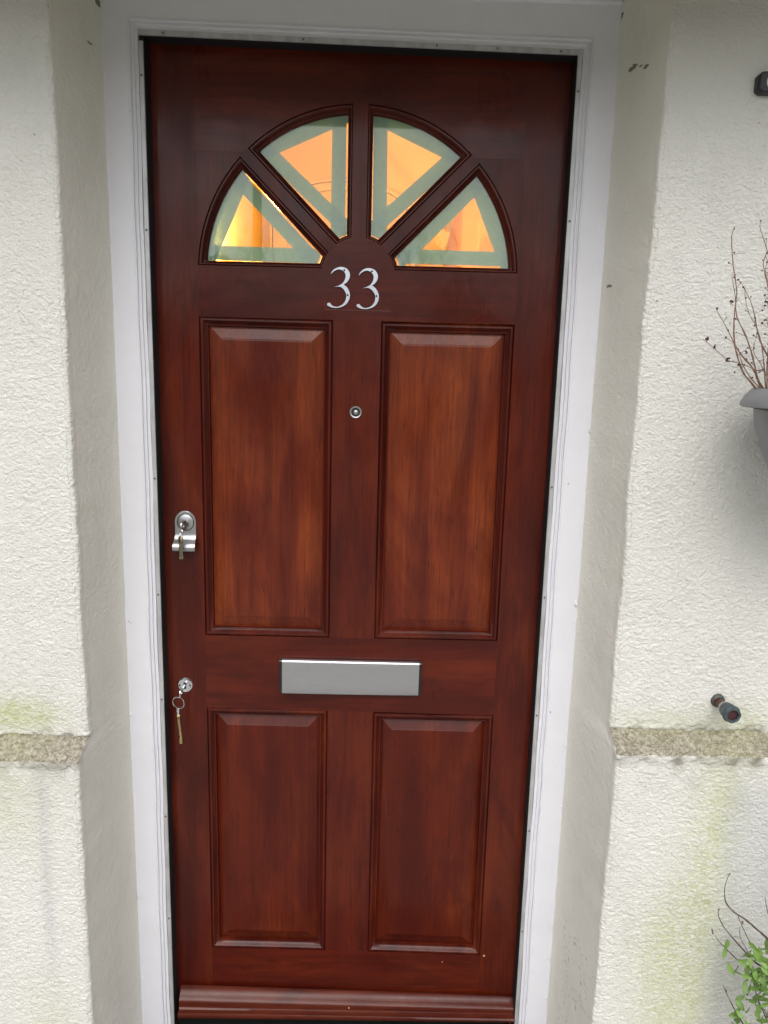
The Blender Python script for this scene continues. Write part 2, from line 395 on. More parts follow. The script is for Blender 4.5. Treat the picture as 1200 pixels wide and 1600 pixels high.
R_PLAIN = render_mat('white render above', (.74, .74, .69), (.69, .68, .61), 200, attr=False)
b = MB(); b.box(-4.2, 4.2, -.199, .10, 2.101, 5.2); b.build('upper_wall', R_PLAIN, house)
b = MB()
for s in (-1, 1):
    x0, x1 = sorted((s*.505, s*4.0)); b.box(x0, x1, -.18, .10, -.16, 2.099)
    x0, x1 = sorted((s*.464, s*.504)); b.box(x0, x1, -.02, .10, -.16, 2.099)
b.build('wall_core', R_PLAIN, house)
SOF, _, _ = mat('porch soffit', (.75, .74, .71), .8)
b = MB(); b.box(-1.25, 1.3, -.47, -.201, 2.15, 2.23); b.box(-1.26, 1.31, -.492, -.4705, 2.035, 2.245); b.build('porch_canopy', SOF, house, bevel=.004)
for s in (-1.2, 1.2):
    b = MB(); b.box(s-.025, s+.025, -.25, -.2005, 1.72, 2.145); b.add([(s+a_, y, z) for a_ in (-.02, .02) for y, z in ((-.25, 1.76), (-.25, 1.82), (-.465, 2.145), (-.41, 2.145))], [(0, 1, 2, 3), (4, 5, 6, 7), (0, 1, 5, 4), (1, 2, 6, 5), (2, 3, 7, 6), (3, 0, 4, 7)])
    b.build('canopy_bracket', SOF, house)
# step
CON, t_, b_ = mat('dark concrete step', (.10, .10, .095), .9)
b = MB(); b.box(-.44, .44, -.42, -.05, -.15, -.03); b.build('door_step', CON, house, bevel=.006)

# hallway behind the door
HALL, t_, b_ = mat('hall wall paint', (.74, .66, .50), .75); n_ = NT(t_)
t_.links.new(n_.bump(n_.noise(n_.coord(), 40, 4), .003, .5), b_.inputs['Normal'])
TRIM, _, _ = mat('hall trim paint', (.72, .68, .60), .4)
CARPET, _, _ = mat('hall carpet', (.16, .10, .06), .95)
b = MB(); b.box(-.74, -.66, .10, 3.8, -.1, 2.95); b.box(1.25, 1.33, .10, 3.8, -.1, 2.95); b.box(-.659, 1.249, 3.72, 3.8, -.1, 2.95); b.build('hallway_wall', HALL, house)
b = MB(); b.box(-.74, 1.33, .101, 3.8, 2.951, 3.03); b.build('hallway_ceiling', HALL, house)
b = MB(); b.box(-.74, 1.33, .101, 3.8, -.2, -.101); b.build('hallway_floor', CARPET, house)
# arched opening trim on the far wall
b = MB()
for r0, r1, yy in ((.36, .44, 3.69), (.445, .475, 3.675)):
    zc0 = 2.36; pts_o = [(-.20-r1, .0)]+[(-.20-r1*math.cos(a), zc0+r1*.55*math.sin(a)) for a in np.linspace(0, math.pi, 28)]+[(-.20+r1, .0)]
    pts_i = [(-.20-r0, .0)]+[(-.20-r0*math.cos(a), zc0+r0*.55*math.sin(a)) for a in np.linspace(0, math.pi, 28)]+[(-.20+r0, .0)]
    rings = [[(x, yy, z) for x, z in pts_o], [(x, yy, z) for x, z in pts_i], [(x, 3.718, z) for x, z in pts_i]]
    b.loft(rings, closed=False)
b.build('arch_trim', TRIM, house)
b = MB(); b.box(.62, .70, 3.66, 3.72, 0, 2.02); b.box(1.10, 1.18, 3.66, 3.72, 0, 2.02); b.box(.62, 1.18, 3.66, 3.72, 2.02, 2.10); b.build('hall_door_trim', TRIM, house)
PINK, _, _ = mat('hall door leaf', (.40, .25, .17), .5)
b = MB(); b.box(.702, 1.098, 3.68, 3.71, 0, 2.018); b.build('hall_door', PINK, house)
# staircase climbing on the right of the hall
WD, _, _ = mat('stair timber', (.46, .28, .20), .5)
stairs = empty('staircase', (.9, 2.2, -.1)); tag(stairs, 'hall staircase with slanting string and newel post, glimpsed through the right hand fan pane', 'staircase')
b = MB()
sp = [(2.53, 1.50), (3.70, 1.32), (3.70, 2.17), (2.53, 2.40)]
vv = [(.46, y, z) for y, z in sp]+[(.50, y, z) for y, z in sp]
b.add(vv, [tuple(range(4)), tuple(range(4, 8))]+[(i, (i+1) % 4, (i+1) % 4+4, i+4) for i in range(4)]); b.build('string', WD, stairs)
b = MB(); b.box(.905, 1.245, 1.0, 3.7, -.1, .0)
for i in range(9): b.box(.905, 1.245, 1.0+.28*i, 3.7, .2*i, .2*i+.2)
b.build('tread', CARPET, stairs)
b = MB(); b.tube([(.48, 2.50, 2.56), (.48, 3.70, 2.34)], .022); b.build('handrail', TRIM, stairs)
b = MB(); b.box(.445, .53, 2.45, 2.52, -.1, 2.70); b.build('newel', WD, stairs, bevel=.004)
# wall lamp that lights the hall
SHADE = bpy.data.materials.new('lit lamp glass'); SHADE.use_nodes = True; pb = SHADE.node_tree.nodes['Principled BSDF']
pb.inputs['Base Color'].default_value = (.8, .6, .3, 1); pb.inputs['Emission Color'].default_value = (1, .60, .14, 1); pb.inputs['Emission Strength'].default_value = 1.0
n_ = NT(SHADE.node_tree); n_.L.new(n_.ramp(n_.noise(n_.coord((1, 1, .5)), 45, 3), [(.4, (.9, .28, .03)), (.55, (1, .62, .10)), (.62, (1, .9, .5))]), pb.inputs['Emission Color'])
def wall_lamp(loc, label, e):
    l = empty('wall_lamp', loc); tag(l, label, 'lamp', 'lit wall lamps in the hallway')
    x, y, z = loc
    s = -1 if x > 0 else 1
    b = MB(); b.lathe([(.0, 0), (.05, 0), (.05, s*.015), (.02, s*.03), (.0, s*.03)], loc, 'x'); b.tube([(x+s*.02, y, z), (x+s*.09, y, z-.01), (x+s*.11, y, z+.03)], .008); b.build('bracket', BRASS, l, True)
    b = MB(); b.lathe([(.03, 0), (.055, .05), (.085, .15), (.09, .18), (.086, .18), (.05, .05), (.027, .004)], (x+s*.11, y, z+.03), 'z', cap=False); b.build('lamp_shade', SHADE, l, True)
    ld = bpy.data.lights.new('bulb', 'POINT'); ld.energy = e; ld.color = (1, .435, .078); ld.shadow_soft_size = .05
    lo = bpy.data.objects.new('bulb', ld); COL.objects.link(lo); lo.location = (x+s*.14, y, z+.32); lo.parent = l; lo.matrix_parent_inverse = wmat(l).inverted()
wall_lamp((-.655, 1.95, 1.71), 'lit glass wall lamp in the hall, behind the lower left fan pane', 36)
wall_lamp((1.245, 2.0, 1.62), 'lit glass wall lamp in the hall, behind the lower right fan pane', 30)

# ------------------------------------------------------------------ door frame
frame = empty('door_frame', (0, 0, 0)); tag(frame, 'white painted timber door frame with chipped gloss paint and stepped inner moulding', 'door frame')
prof = [(.4625, .0), (.4625, -.044), (.441, -.0452), (.3995, -.045), (.3985, -.0464), (.3965, -.0464), (.3958, -.0415), (.3935, -.0405), (.3925, -.0425), (.3905, -.0425), (.390, -.0378), (.3865, -.0368), (.3860, -.0385), (.3842, -.0385), (.3838, -.034), (.3838, .0)]
def head_z(x, t):      # the head member hangs slightly out of level
    return t
rngf = random.Random(3); ztop_l, ztop_r = 2.0275, 2.0165
for s in (-1, 1):
    zs = list(np.arange(-.03, 2.03, .012)); rings = []
    for z in zs:
        wv = (.0008*math.sin(z*9+s)+.0005*math.sin(z*31+2*s))*min(1, (2.03-z)/.15)
        ring = []
        for i, (x, y) in enumerate(prof):
            j = rngf.uniform(-.0003, .0003) if 2 <= i <= 14 else 0
            # rough lower edges: thick flaking paint
            e = max(0, rngf.gauss(0, .0006)) if (i in (4, 5, 2) and z < 1.0) else 0
            ring.append((s*(x+wv*(1 if i < 14 else 0)+j), y-e*1.2+j, z))
        rings.append(ring)
    zi = ztop_l if s < 0 else ztop_r
    rings = [r_ for r_ in rings if r_[0][2] < 2.005]
    rings.append([(s*x, y, 2.0995 if i <= 1 else zi+(x-.3838)) for i, (x, y) in enumerate(prof)])
    b = MB(); b.loft(rings, closed=False); b.build('jamb', PAINT, frame, True)
# head member, mitred by butting: same profile running across, slightly sloping
def lerp(a, b, t): return a+(b-a)*t
rings = []
for t in np.linspace(0, 1, 90):
    ring = []; e_ = 1 if 0 < t < 1 else 0
    for i, (px, py) in enumerate(prof):
        x = lerp(-px, px, t); zi = lerp(ztop_l, ztop_r, t)
        zz_ = zi+(px-.3838) if i > 1 else 2.0995
        ring.append((x, py+e_*rngf.uniform(-.0002, .0002), zz_+e_*rngf.uniform(-.0003, .0003)))
    rings.append(ring)
b = MB(); b.loft(rings, closed=False); b.build('head', PAINT, frame, True)
b = MB(); b.tube([(-.443, -.046, 2.090), (.443, -.046, 2.0885)], .0045, 10); b.build('head_bead', PAINT, frame, True)
# lumps of old paint along outer jamb edge
for (s, z) in ((-1, .36), (-1, .355), (-1, .16), (-1, .77), (1, 1.36), (1, 1.02), (1, .72), (1, .30), (1, .22), (1, .12), (-1, .10), (1, 1.02), (1, .58)):
    x = s*(.4405+rngf.uniform(-.002, .001)); rr = rngf.uniform(.0015, .003)
    b = MB(); b.tube([(x, -.0455, z-rr*2), (x+.001, -.047, z-rr*.7), (x-.0008, -.0465, z+rr), (x, -.0455, z+rr*2.2)], [rr*.3, rr, rr*.8, rr*.2], 7)
    b.build('paint_lump', PAINT, frame, True)
b = MB()
for s in (-1, 1):
    x0, x1 = sorted((s*.385, s*.4624)); b.box(x0, x1, .001, .095, -.03, 2.03)
b.box(-.4624, .4624, .001, .095, 2.05, 2.0995); b.build('rebate', PAINT, frame)
for s in (-1, 1):
    x0, x1 = sorted((s*.3756, s*.3836)); b = MB(); b.box(x0, x1, -.0385, -.0345, -.02, 2.010)
    st = b.build('draught_strip', STRIP, frame, bevel=.0008)
    for z in ((1.955, 1.70, 1.25, 1.02, .80, .54, .30) if s < 0 else (1.95, 1.735, 1.25, 1.03, .78, .52, .28)):
        sc = MB(); sc.lathe([(.0, -.0402), (.0012, -.0402), (.0019, -.0396), (.0021, -.0380)], (s*.3797, 0, z), 'y', 10); sc.build('screw', DULL, st, True)
b = MB(); n = 2
v = []
for (x, z) in ((-.3836, ztop_l), (.3836, ztop_r)):
    v += [(x, -.0388, z-.0085), (x, -.0388, z), (x, -.0345, z), (x, -.0345, z-.0085)]
b.add(v, [(0, 1, 5, 4), (1, 2, 6, 5), (2, 3, 7, 6), (3, 0, 4, 7), (0, 3, 2, 1), (4, 5, 6, 7)]); st = b.build('draught_strip', STRIP, frame)
for x in (-.34, -.10, .13, .235, .345):
    z = lerp(ztop_l, ztop_r, (x+.384)/.768)-.0043
    sc = MB(); sc.lathe([(.0, -.0402), (.0012, -.0402), (.0019, -.0396), (.0021, -.0375)], (x, 0, z), 'y', 10); sc.build('screw', DULL, st, True)
b = MB()
for s in (-1, 1):
    x0, x1 = sorted((s*.3750, s*.3835)); b.box(x0, x1, -.0342, -.0006, -.02, 2.03)
b.add([(x, y, z) for (x, z) in ((-.3748, 2.0195), (.3748, 2.0085)) for y in (-.0340, -.0008)]+[(x, y, z) for (x, z) in ((-.3748, 2.045), (.3748, 2.045)) for y in (-.0340, -.0008)],
      [(0, 1, 3, 2), (4, 5, 7, 6), (0, 2, 6, 4), (1, 3, 7, 5), (0, 1, 5, 4), (2, 3, 7, 6)])
b.build('rubber_seal', RUBBER, frame)
SILL, _, _ = mat('dark painted threshold', (.012, .018, .016), .45)
b = MB(); b.box(-.3745, .3745, -.075, .09, -.03, .008); b.build('threshold', SILL, frame, bevel=.003)

# ------------------------------------------------------------------ the door
door = empty('front_door', (0, .022, .015)); tag(door, 'dark red brown stained timber front door, number 33, four raised panels and a fanlight top', 'door')
ZC, RO, ZB, DO, VO, ZH, RH = 1.634, .2978, 1.6466, .0098, .0137, 1.635, .068
Y1 = .044
def arc_pts(a0, a1, n, r=RO, zc=ZC): return [(r*math.cos(a), zc+r*math.sin(a)) for a in np.linspace(a0, a1, n)]
def on_circle_line(zc, r, f):   # solve by bisection
    lo, hi = 0, math.pi/2
    s0 = f(r*math.cos(lo), zc+r*math.sin(lo)) > 0
    for _ in range(60):
        m_ = (lo+hi)/2
        if (f(r*math.cos(m_), zc+r*math.sin(m_)) > 0) == s0: lo = m_
        else: hi = m_
    return lo
def sector(kind, R_, zb, d, v, rh, side, N=10):
    base = lambda x, z: z-zb
    dlo = lambda x, z: (x-(z-ZC))/math.sqrt(2)-d
    dhi = lambda x, z: ((z-ZC)-x)/math.sqrt(2)-d
    ver = lambda x, z: x-v
    if kind == 'A':
        a0 = on_circle_line(ZC, R_, base); a1 = on_circle_line(ZC, R_, dlo)
        h0 = on_circle_line(ZH, rh, dlo); h1 = on_circle_line(ZH, rh, base)
    else:
        a0 = on_circle_line(ZC, R_, dhi); a1 = on_circle_line(ZC, R_, ver)
        h0 = on_circle_line(ZH, rh, ver); h1 = on_circle_line(ZH, rh, dhi)
    A = arc_pts(a0, a1, 25, R_); H = arc_pts(h0, h1, 8, rh, ZH)
    def seg(p, q, n): return [(lerp(p[0], q[0], i/n), lerp(p[1], q[1], i/n)) for i in range(1, n)]
    pts = A+seg(A[-1], H[0], N)+H+seg(H[-1], A[0], N)
    return [(side*x, z) for x, z in pts]
SX = .298   # inner edge of the stiles
b = MB(); b.prism([(-.384, .018), (-SX, .018), (-SX, 2.043), (-.384, 2.043)], 0, Y1); b.build('stile', W_STILE, door)
b = MB(); b.prism([(SX, .018), (.384, .018), (.384, 2.043), (SX, 2.043)], 0, Y1); b.build('stile', W_STILE, door)
aj = math.asin((1.845-ZC)/RO)
b = MB(); b.prism([(-SX, 1.845)]+arc_pts(math.pi-aj, aj, 50)+[(SX, 1.845), (SX, 2.043), (-SX, 2.043)], 0, Y1); b.build('top_rail', W_RAIL, door)
ab = math.asin((ZB-ZC)/RO)
for s in (-1, 1):
    P_ = [(x*s, z) for x, z in ([(.2980001, 1.845)]+arc_pts(aj, ab, 34)+[(.2980001, ZB)])]
    b = MB(); b.prism(P_, 0.0006, Y1); b.build('spandrel', W_STILE, door)
# frieze rail with hub
ah = math.asin((ZB-ZH)/RH)
ZP = [(1.5535, 1.5535), (.9237, .9237), (.7655, .7600), (.1965, .1880)]   # panel row edges left/right
b = MB(); b.prism([(-SX, 1.5535), (SX, 1.5535), (SX, ZB)]+arc_pts(ah, math.pi-ah, 24, RH, ZH)+[(-SX, ZB)], 0, Y1); b.build('frieze_rail', W_RAIL, door)
b = MB(); b.prism([(-SX, .7660), (SX, .7600), (SX, .9237), (-SX, .9237)], 0, Y1); b.build('lock_rail', W_RAIL, door)
b = MB(); b.prism([(-SX, .018), (SX, .018), (SX, .1865), (-SX, .1985)], 0, Y1); b.build('bottom_rail', W_RAIL, door)
b = MB(); b.prism([(-.0455, .9237), (.0455, .9237), (.0455, 1.5535), (-.0455, 1.5535)], 0.0004, Y1); b.build('muntin', W_STILE, door)
b = MB(); b.prism([(-.0475, .1935), (.0467, .1916), (.0467, .7625), (-.0475, .7635)], 0.0004, Y1); b.build('muntin', W_STILE, door)
b = MB(); b.prism([(-VO, ZH+math.sqrt(RH**2-VO**2)), (0, ZH+RH), (VO, ZH+math.sqrt(RH**2-VO**2)), (VO, ZC+math.sqrt(RO**2-VO**2)), (0, ZC+RO), (-VO, ZC+math.sqrt(RO**2-VO**2))], 0.0004, Y1); b.build('mullion', W_STILE, door)
for s in (-1, 1):
    q = DO*math.sqrt(2)
    def onr(zc, r, off):   # point on circle for line (z-ZC)=x+off
        A_ = 2; B_ = 2*(off+ZC-zc); C_ = (off+ZC-zc)**2-r*r; x = (-B_+math.sqrt(B_*B_-4*A_*C_))/(2*A_); return (x, ZC+x+off)
    P_ = [onr(ZH, RH, -q), onr(ZC, RO, -q), onr(ZC, RO, 0), onr(ZC, RO, q), onr(ZH, RH, q), onr(ZH, RH, 0)]
    b = MB(); b.prism([(s*x, z) for x, z in P_], -0.0006, Y1); b.build('mullion', W_MOULD, door)
# fan mouldings, glass, tape
MP = [(0, .0), (.05, .0022), (.10, .0004), (.20, -.0016), (.38, -.0016), (.52, .0006), (.66, .0048), (.74, .0052), (.80, .0042), (.90, .0052), (1., .0098), (1., .0150)]
TRI = {('A', -1): [(-.2147, 1.7748), (-.2551, 1.684), (-.1227, 1.6832)], ('B', -1): [(-.0521, 1.8909), (-.1483, 1.8487), (-.0524, 1.7634)],
       ('B', 1): [(.0491, 1.8922), (.1497, 1.8488), (.051, 1.7606)], ('A', 1): [(.2123, 1.7807), (.2546, 1.6863), (.1181, 1.6867)]}
def clip(poly, conv):
    n = len(conv); ar = sum(conv[i][0]*conv[(i+1) % n][1]-conv[(i+1) % n][0]*conv[i][1] for i in range(n)); sg = 1 if ar > 0 else -1
    for i in range(n):
        a, c = conv[i], conv[(i+1) % n]; outp = []
        if math.hypot(c[0]-a[0], c[1]-a[1]) < 1e-5: continue
        ins = lambda p: sg*((c[0]-a[0])*(p[1]-a[1])-(c[1]-a[1])*(p[0]-a[0])) >= -1e-9
        for j in range(len(poly)):
            p, q_ = poly[j], poly[(j+1) % len(poly)]; ip, iq = ins(p), ins(q_)
            if ip: outp.append(p)
            if ip != iq:
                d1 = (c[0]-a[0])*(p[1]-a[1])-(c[1]-a[1])*(p[0]-a[0]); d2 = (c[0]-a[0])*(q_[1]-a[1])-(c[1]-a[1])*(q_[0]-a[0]); t = d1/(d1-d2)
                outp.append((lerp(p[0], q_[0], t), lerp(p[1], q_[1], t)))
        poly = outp
        if not poly: return poly
    return poly
for (kind, s), tri in TRI.items():
    o_c = sector(kind, RO, ZB, DO, VO, RH, s)
    i_c = sector(kind, .2825, ZB+.0095, DO+.0125, VO+.009, RH+.0075, s)
    rings = [[(lerp(a[0], c[0], t), y, lerp(a[1], c[1], t)) for a, c in zip(o_c, i_c)] for t, y in MP]
    b = MB(); b.loft(rings); b.build('fan_moulding', W_MOULD, door, True)
    g_c = sector(kind, .2845, ZB+.0080, DO+.0108, VO+.0075, RH+.006, s)
    b = MB(); b.prism(g_c, .0102, .0140); gl_o = b.build('glass_pane', GLASS, door)
    # pane hole lining so the slab thickness reads, behind the glass
    b = MB(); b.loft([[(x, .0150, z) for x, z in i_c], [(x, .0438, z) for x, z in i_c]]); b.build('inner_lining', W_MOULD, door)
    # convex clip outline: no hub dent
    hull = sector(kind, .2842, ZB+.0083, DO+(.0110 if not (kind == 'A' and s < 0) else .0142), VO+.0077, RH+.0125 if kind == 'A' else RH+.0105, s, 2)
    # replace hub arc with chord
    hull = [hull[0]]+hull[1:25]+[hull[26], hull[26+7]]
    cxm, czm = sum(p[0] for p in tri)/3, sum(p[1] for p in tri)/3
    for k in range(3):
        p, q_ = Vector(tri[k]), Vector(tri[(k+1) % 3]); d = (q_-p).normalized(); nrm = Vector((d.y, -d.x))
        if (Vector((cxm, czm))-p).dot(nrm) > 0: nrm = -nrm
        wdt = .026 if k != 0 else .040
        if kind == 'B' and k == 0: wdt = .044
        e0 = p-d*.10; e1 = q_+d*.10
        poly = [tuple(e0), tuple(e1), tuple(e1+nrm*wdt), tuple(e0+nrm*wdt)]
        poly = clip(poly, hull)
        if len(poly) > 2:
            y = .01415+.00022*k; b = MB(); b.prism(poly, y, y+.00015); b.build('tape_strip', TAPE, gl_o)
# panels
PMP = [(0, .0), (.05, .0022), (.10, .0004), (.22, -.0020), (.40, -.0022), (.56, .0008), (.70, .0050), (.76, .0056), (.82, .0044), (.93, .0050), (1., .0125)]
def quad_off(q, d):   # q: TL, TR, BR, BL in (x,z); d inward
    (ax, az_), (bx, bz), (cx_, cz), (dx, dz) = q
    return [(ax+d, az_-d), (bx-d, bz-d), (cx_-d, cz+d), (dx+d, dz+d)]
def dens(q, n=12):
    r = []
    for i in range(4):
        p, c = q[i], q[(i+1) % 4]
        r += [(lerp(p[0], c[0], k/n), lerp(p[1], c[1], k/n)) for k in range(n)]
    return r
PAN = [([(-.298, 1.5545), (-.0455, 1.5535), (-.0455, .9230), (-.298, .9237)], W_PANEL, None),
       ([(.0455, 1.5525), (.298, 1.5525), (.298, .9230), (.0455, .9232)], W_PANEL, 'upper right panel with a lighter orange brown centre'),
       ([(-.298, .7665), (-.0475, .7650), (-.0475, .1945), (-.298, .1975)], W_PANEL_LOW, None),
       ([(.0467, .7610), (.298, .7600), (.298, .1870), (.0467, .1925)], W_PANEL_LOW, None)]
for q, mt, lab in PAN:
    ed = .0122 if mt is W_PANEL else .0138
    W_ = .0175
    rings = [[(x, y, z) for x, z in dens(quad_off(q, W_*t))] for t, y in PMP]
    b = MB(); b.loft(rings); b.build('panel_moulding', W_MOULD, door, True)
    R0 = quad_off(q, W_-.001); rings = []
    for d, y in ((-.004, ed), (0.0005, ed), (.003, ed-.0004), (.0225, .0060), (.0238, .0054), (.0262, .0050)):
        rings.append([(x, y, z) for x, z in dens(quad_off(R0, d), 14)])
    b = MB(); b.loft(rings, True, False, False)
    c4 = quad_off(R0, .0262); b.add([(x, .0050, z) for x, z in c4], [(0, 3, 2, 1)])
    o = b.build('panel', mt, door, False)
    if lab: o['label'] = lab
    b = MB(); c4 = quad_off(q, -.0); b.prism(c4, .020, .034); b.build('panel_back', W_STILE, door)
# thin scored pencil line and a filler spot near the lower right panel
FILL, _, _ = mat('pale wood filler', (.42, .22, .12), .7)
b = MB(); b.box(-.060, .062, -.00035, .0002, 1.5722, 1.5728); b.build('pencil_line', mat('faint pale scratch', (.17, .075, .055), .6)[0], door)
b = MB(); b.lathe([(.0, -.0012), (.0022, -.0010), (.0030, .0005)], (.3065, 0, .1850), 'y', 12); b.build('filler_spot', FILL, door, True)
b = MB(); b.lathe([(.0, -.0006), (.0012, -.0005), (.0016, .0005)], (.214, 0, .168), 'y', 10); b.build('filler_spot', FILL, door, True)

# weather bar: stepped ogee, hung slightly out of level
bq_ = [(.0, .1045), (-.006, .1045), (-.0090, .1010), (-.0110, .093), (-.0150, .084), (-.0205, .074), (-.0255, .066), (-.0280, .060), (-.0285, .0545), (-.0272, .050), (-.0275, .0455), (-.0305, .040), (-.0355, .0355), (-.0400, .031), (-.0420, .0255), (-.0415, .0205), (-.0385, .0170), (-.0330, .0165), (.0, .055)]
# heights as they fall on the door plane, moved to where the nose of the moulding really is
bp_ = [(y, q+abs(y)*.955 if i < 18 else q) for i, (y, q) in enumerate(bq_)]
def bar_ring(x, k):
    t = (x+.37)/.75
    return [(x, y-.0004, z-.0030-.0195*t*min(1, max(0, (z-.052)/.062))) for y, z in bp_]
b = MB(); xs_ = np.linspace(-.3665, .3745, 40); b.loft([bar_ring(x, 0) for x in xs_], True, True, True); wb = b.build('weather_bar', W_BAR, door, True)
b = MB(); b.lathe([(.0, -.0305), (.0018, -.030), (.0024, -.026)], (.008, 0, .0735), 'y', 10); b.build('screw_plug', FILL, wb, True)

# letter plate
lp = MB(); lp.box(-.1475, .1445, -.0035, -.0002, .8035, .8775); lpo = lp.build('letter_plate', BLACK, door, bevel=.0008)
prf = [(-.0040, .8790), (-.0085, .8795), (-.0120, .8782), (-.0138, .8755), (-.0140, .8720), (-.0132, .8680), (-.0128, .8300), (-.0126, .8085), (-.0118, .8068), (-.0060, .8066)]
back = [(y+.0013, z-.0003 if i > 3 else z-.0016) for i, (y, z) in enumerate(prf)][::-1]
b = MB(); b.loft([[(x, y-.0012*(1-(x/.14)**2)*(.875-z)/.07+.0035*(x/.28)*(.875-z)/.07, z-(x+.1411)*.0045) for y, z in prf+back] for x in np.linspace(-.1408, .1388, 24)], True, True, True); b.build('flap', STEEL, lpo, True)
b = MB(); b.tube([(-.1470, -.0075, .8745), (.1440, -.0075, .8735)], .0013, 8); b.build('hinge_pin', CHROME, lpo, True)

# house number
D1 = [(-.0507, 1.6364), (-.0482, 1.6416), (-.0429, 1.6465), (-.0354, 1.6494), (-.0278, 1.6496), (-.0202, 1.6465), (-.0156, 1.6404), (-.0146, 1.6331), (-.0167, 1.6269), (-.0209, 1.6215), (-.0263, 1.6183), (-.0197, 1.6132), (-.0157, 1.606), (-.0141, 1.5987), (-.0157, 1.5903), (-.0204, 1.5828), (-.029, 1.5774), (-.0398, 1.575), (-.0496, 1.5762), (-.0562, 1.5792), (-.0573, 1.5823), (-.0551, 1.5847), (-.0512, 1.5842), (-.0486, 1.5804), (-.0431, 1.5776), (-.0355, 1.5778), (-.028, 1.5816), (-.0231, 1.588), (-.0212, 1.5954), (-.0217, 1.6017), (-.0255, 1.6083), (-.0306, 1.613), (-.036, 1.6139), (-.0435, 1.6131), (-.0435, 1.6137), (-.0371, 1.6153), (-.03, 1.6188), (-.0249, 1.625), (-.0228, 1.6319), (-.0238, 1.6381), (-.0277, 1.6428), (-.0342, 1.6451), (-.0407, 1.6439), (-.046, 1.6406), (-.0501, 1.636)]
def smooth_poly(p, sharp):
    # one round of corner cutting except at the sharp indices
    r = []; n = len(p)
    for i in range(n):
        a, c = p[i], p[(i+1) % n]
        if i in sharp: r.append(a)
        else: r.append((lerp(a[0], c[0], .22), lerp(a[1], c[1], .22)))
        if (i+1) % n not in sharp: r.append((lerp(a[0], c[0], .78), lerp(a[1], c[1], .78)))
    return r
D1s = smooth_poly(D1, {0, 10, 33, 34, 44}); 
def digit(tf, screws):
    b = MB(); b.prism([tf(p) for p in D1s], -.0042, -.0008); d = b.build('house_number_digit', NUM, door, bevel=.0006)
    for p in screws:
        x, z = tf(p); m_ = MB(); m_.lathe([(.0, -.0049), (.0010, -.0049), (.0018, -.0045), (.0020, -.0040)], (x, 0, z), 'y', 12); m_.build('screw', DARKM, d, True)
SC = [(-.0256, 1.6437), (-.0189, 1.5992)]
digit(lambda p: p, SC)
a2 = R(3.6); px0, pz0 = -.0507, 1.6364
def tf2(p):
    x, z = p[0]-px0, (p[1]-pz0)*1.0; return (.0012+(x*math.cos(a2)-z*math.sin(a2)), 1.6352+(x*math.sin(a2)*.35+z*math.cos(a2)))
digit(tf2, SC)

# peephole
b = MB(); b.lathe([(.0118, 0), (.0118, -.0022), (.0106, -.0034), (.0088, -.0030), (.0082, -.0008)], (0, 0, 1.3819), 'y', 36, cap=False); ph = b.build('peephole', SATIN, door, True)
b = MB(); b.lathe([(.0, -.0006), (.0084, -.0006), (.0084, .0)], (0, 0, 1.3819), 'y', 30); b.build('recess', BLACK, ph, True)
b = MB(); b.lathe([(.0, -.0034), (.0020, -.0032), (.0042, -.0022), (.0052, -.0006), (.0052, .0)], (0.0002, 0, 1.3821), 'y', 24); b.build('lens', SATIN, ph, True)

# cylinder pull (upper lock)
PX, PZ, PW = -.3322, 1.1585, .0205
def pull_ring(t):
    pass
prof_p = []  # (z, half width) down the plate with curl out at the foot
rows = []
for i in range(15):
    a = math.pi/2-i*math.pi/2/14; rows.append((PZ+PW*math.sin(a)*1.1, max(PW*math.cos(a), .0006), -.0030))
rows += [(1.145, .0203, -.0030), (1.134, .0203, -.0030), (1.128, .0206, -.0042), (1.123, .0210, -.0085), (1.119, .0214, -.0145), (1.114, .0218, -.0195), (1.108, .0220, -.0205), (1.103, .0220, -.0180), (1.1015, .0220, -.0160)]
b = MB(); rings = []
for z, hw, y in rows: rings.append([(PX+u*hw+(.0 if z > 1.13 else -.0008), y-.0006*(1-u*u), z) for u in np.linspace(-1, 1, 9)])
rb = [[(x, y+.0018, z) for x, y, z in r] for r in rings]
full = [f_+g_[::-1] for f_, g_ in zip(rings, rb)]
b.loft(full, True, True, True); pull = b.build('cylinder_pull', SATIN, door, True)
b = MB(); b.lathe([(.0, -.0048), (.0150, -.0048), (.0160, -.0042), (.0164, -.0030)], (PX+.0005, 0, PZ), 'y', 40); b.build('cylinder', SATIN, pull, True)
b = MB(); b.torus((PX+.0005, -.0045, PZ), .0165, .0006); b.build('groove', DARKM, pull, True)
b = MB(); b.lathe([(.0, -.0068), (.0070, -.0066), (.0078, -.0058), (.0080, -.0046)], (PX+.0025, 0, PZ-.003), 'y', 24); b.build('plug', CHROME, pull, True)

# lower escutcheon
EX, EZ = -.3415, .8156
b = MB(); b.lathe([(.0, -.0024), (.0085, -.0026), (.0125, -.0034), (.0150, -.0026), (.0162, -.0004)], (EX, 0, EZ), 'y', 40); es = b.build('keyhole_plate', CHROME, door, True)
kh = [(EX+.0032*math.cos(a), EZ+.003+.0032*math.sin(a)) for a in np.linspace(-.9, math.pi+.9, 16)]+[(EX-.0022, EZ-.008), (EX+.0022, EZ-.008)]
b = MB(); b.prism(kh, -.0033, -.0022); b.build('keyhole', BLACK, es)
for dx in (-.0108, .0108):
    b = MB(); b.lathe([(.0, -.0042), (.0014, -.0042), (.0020, -.0032)], (EX+dx, 0, EZ), 'y', 10); b.build('screw', DARKM, es, True)

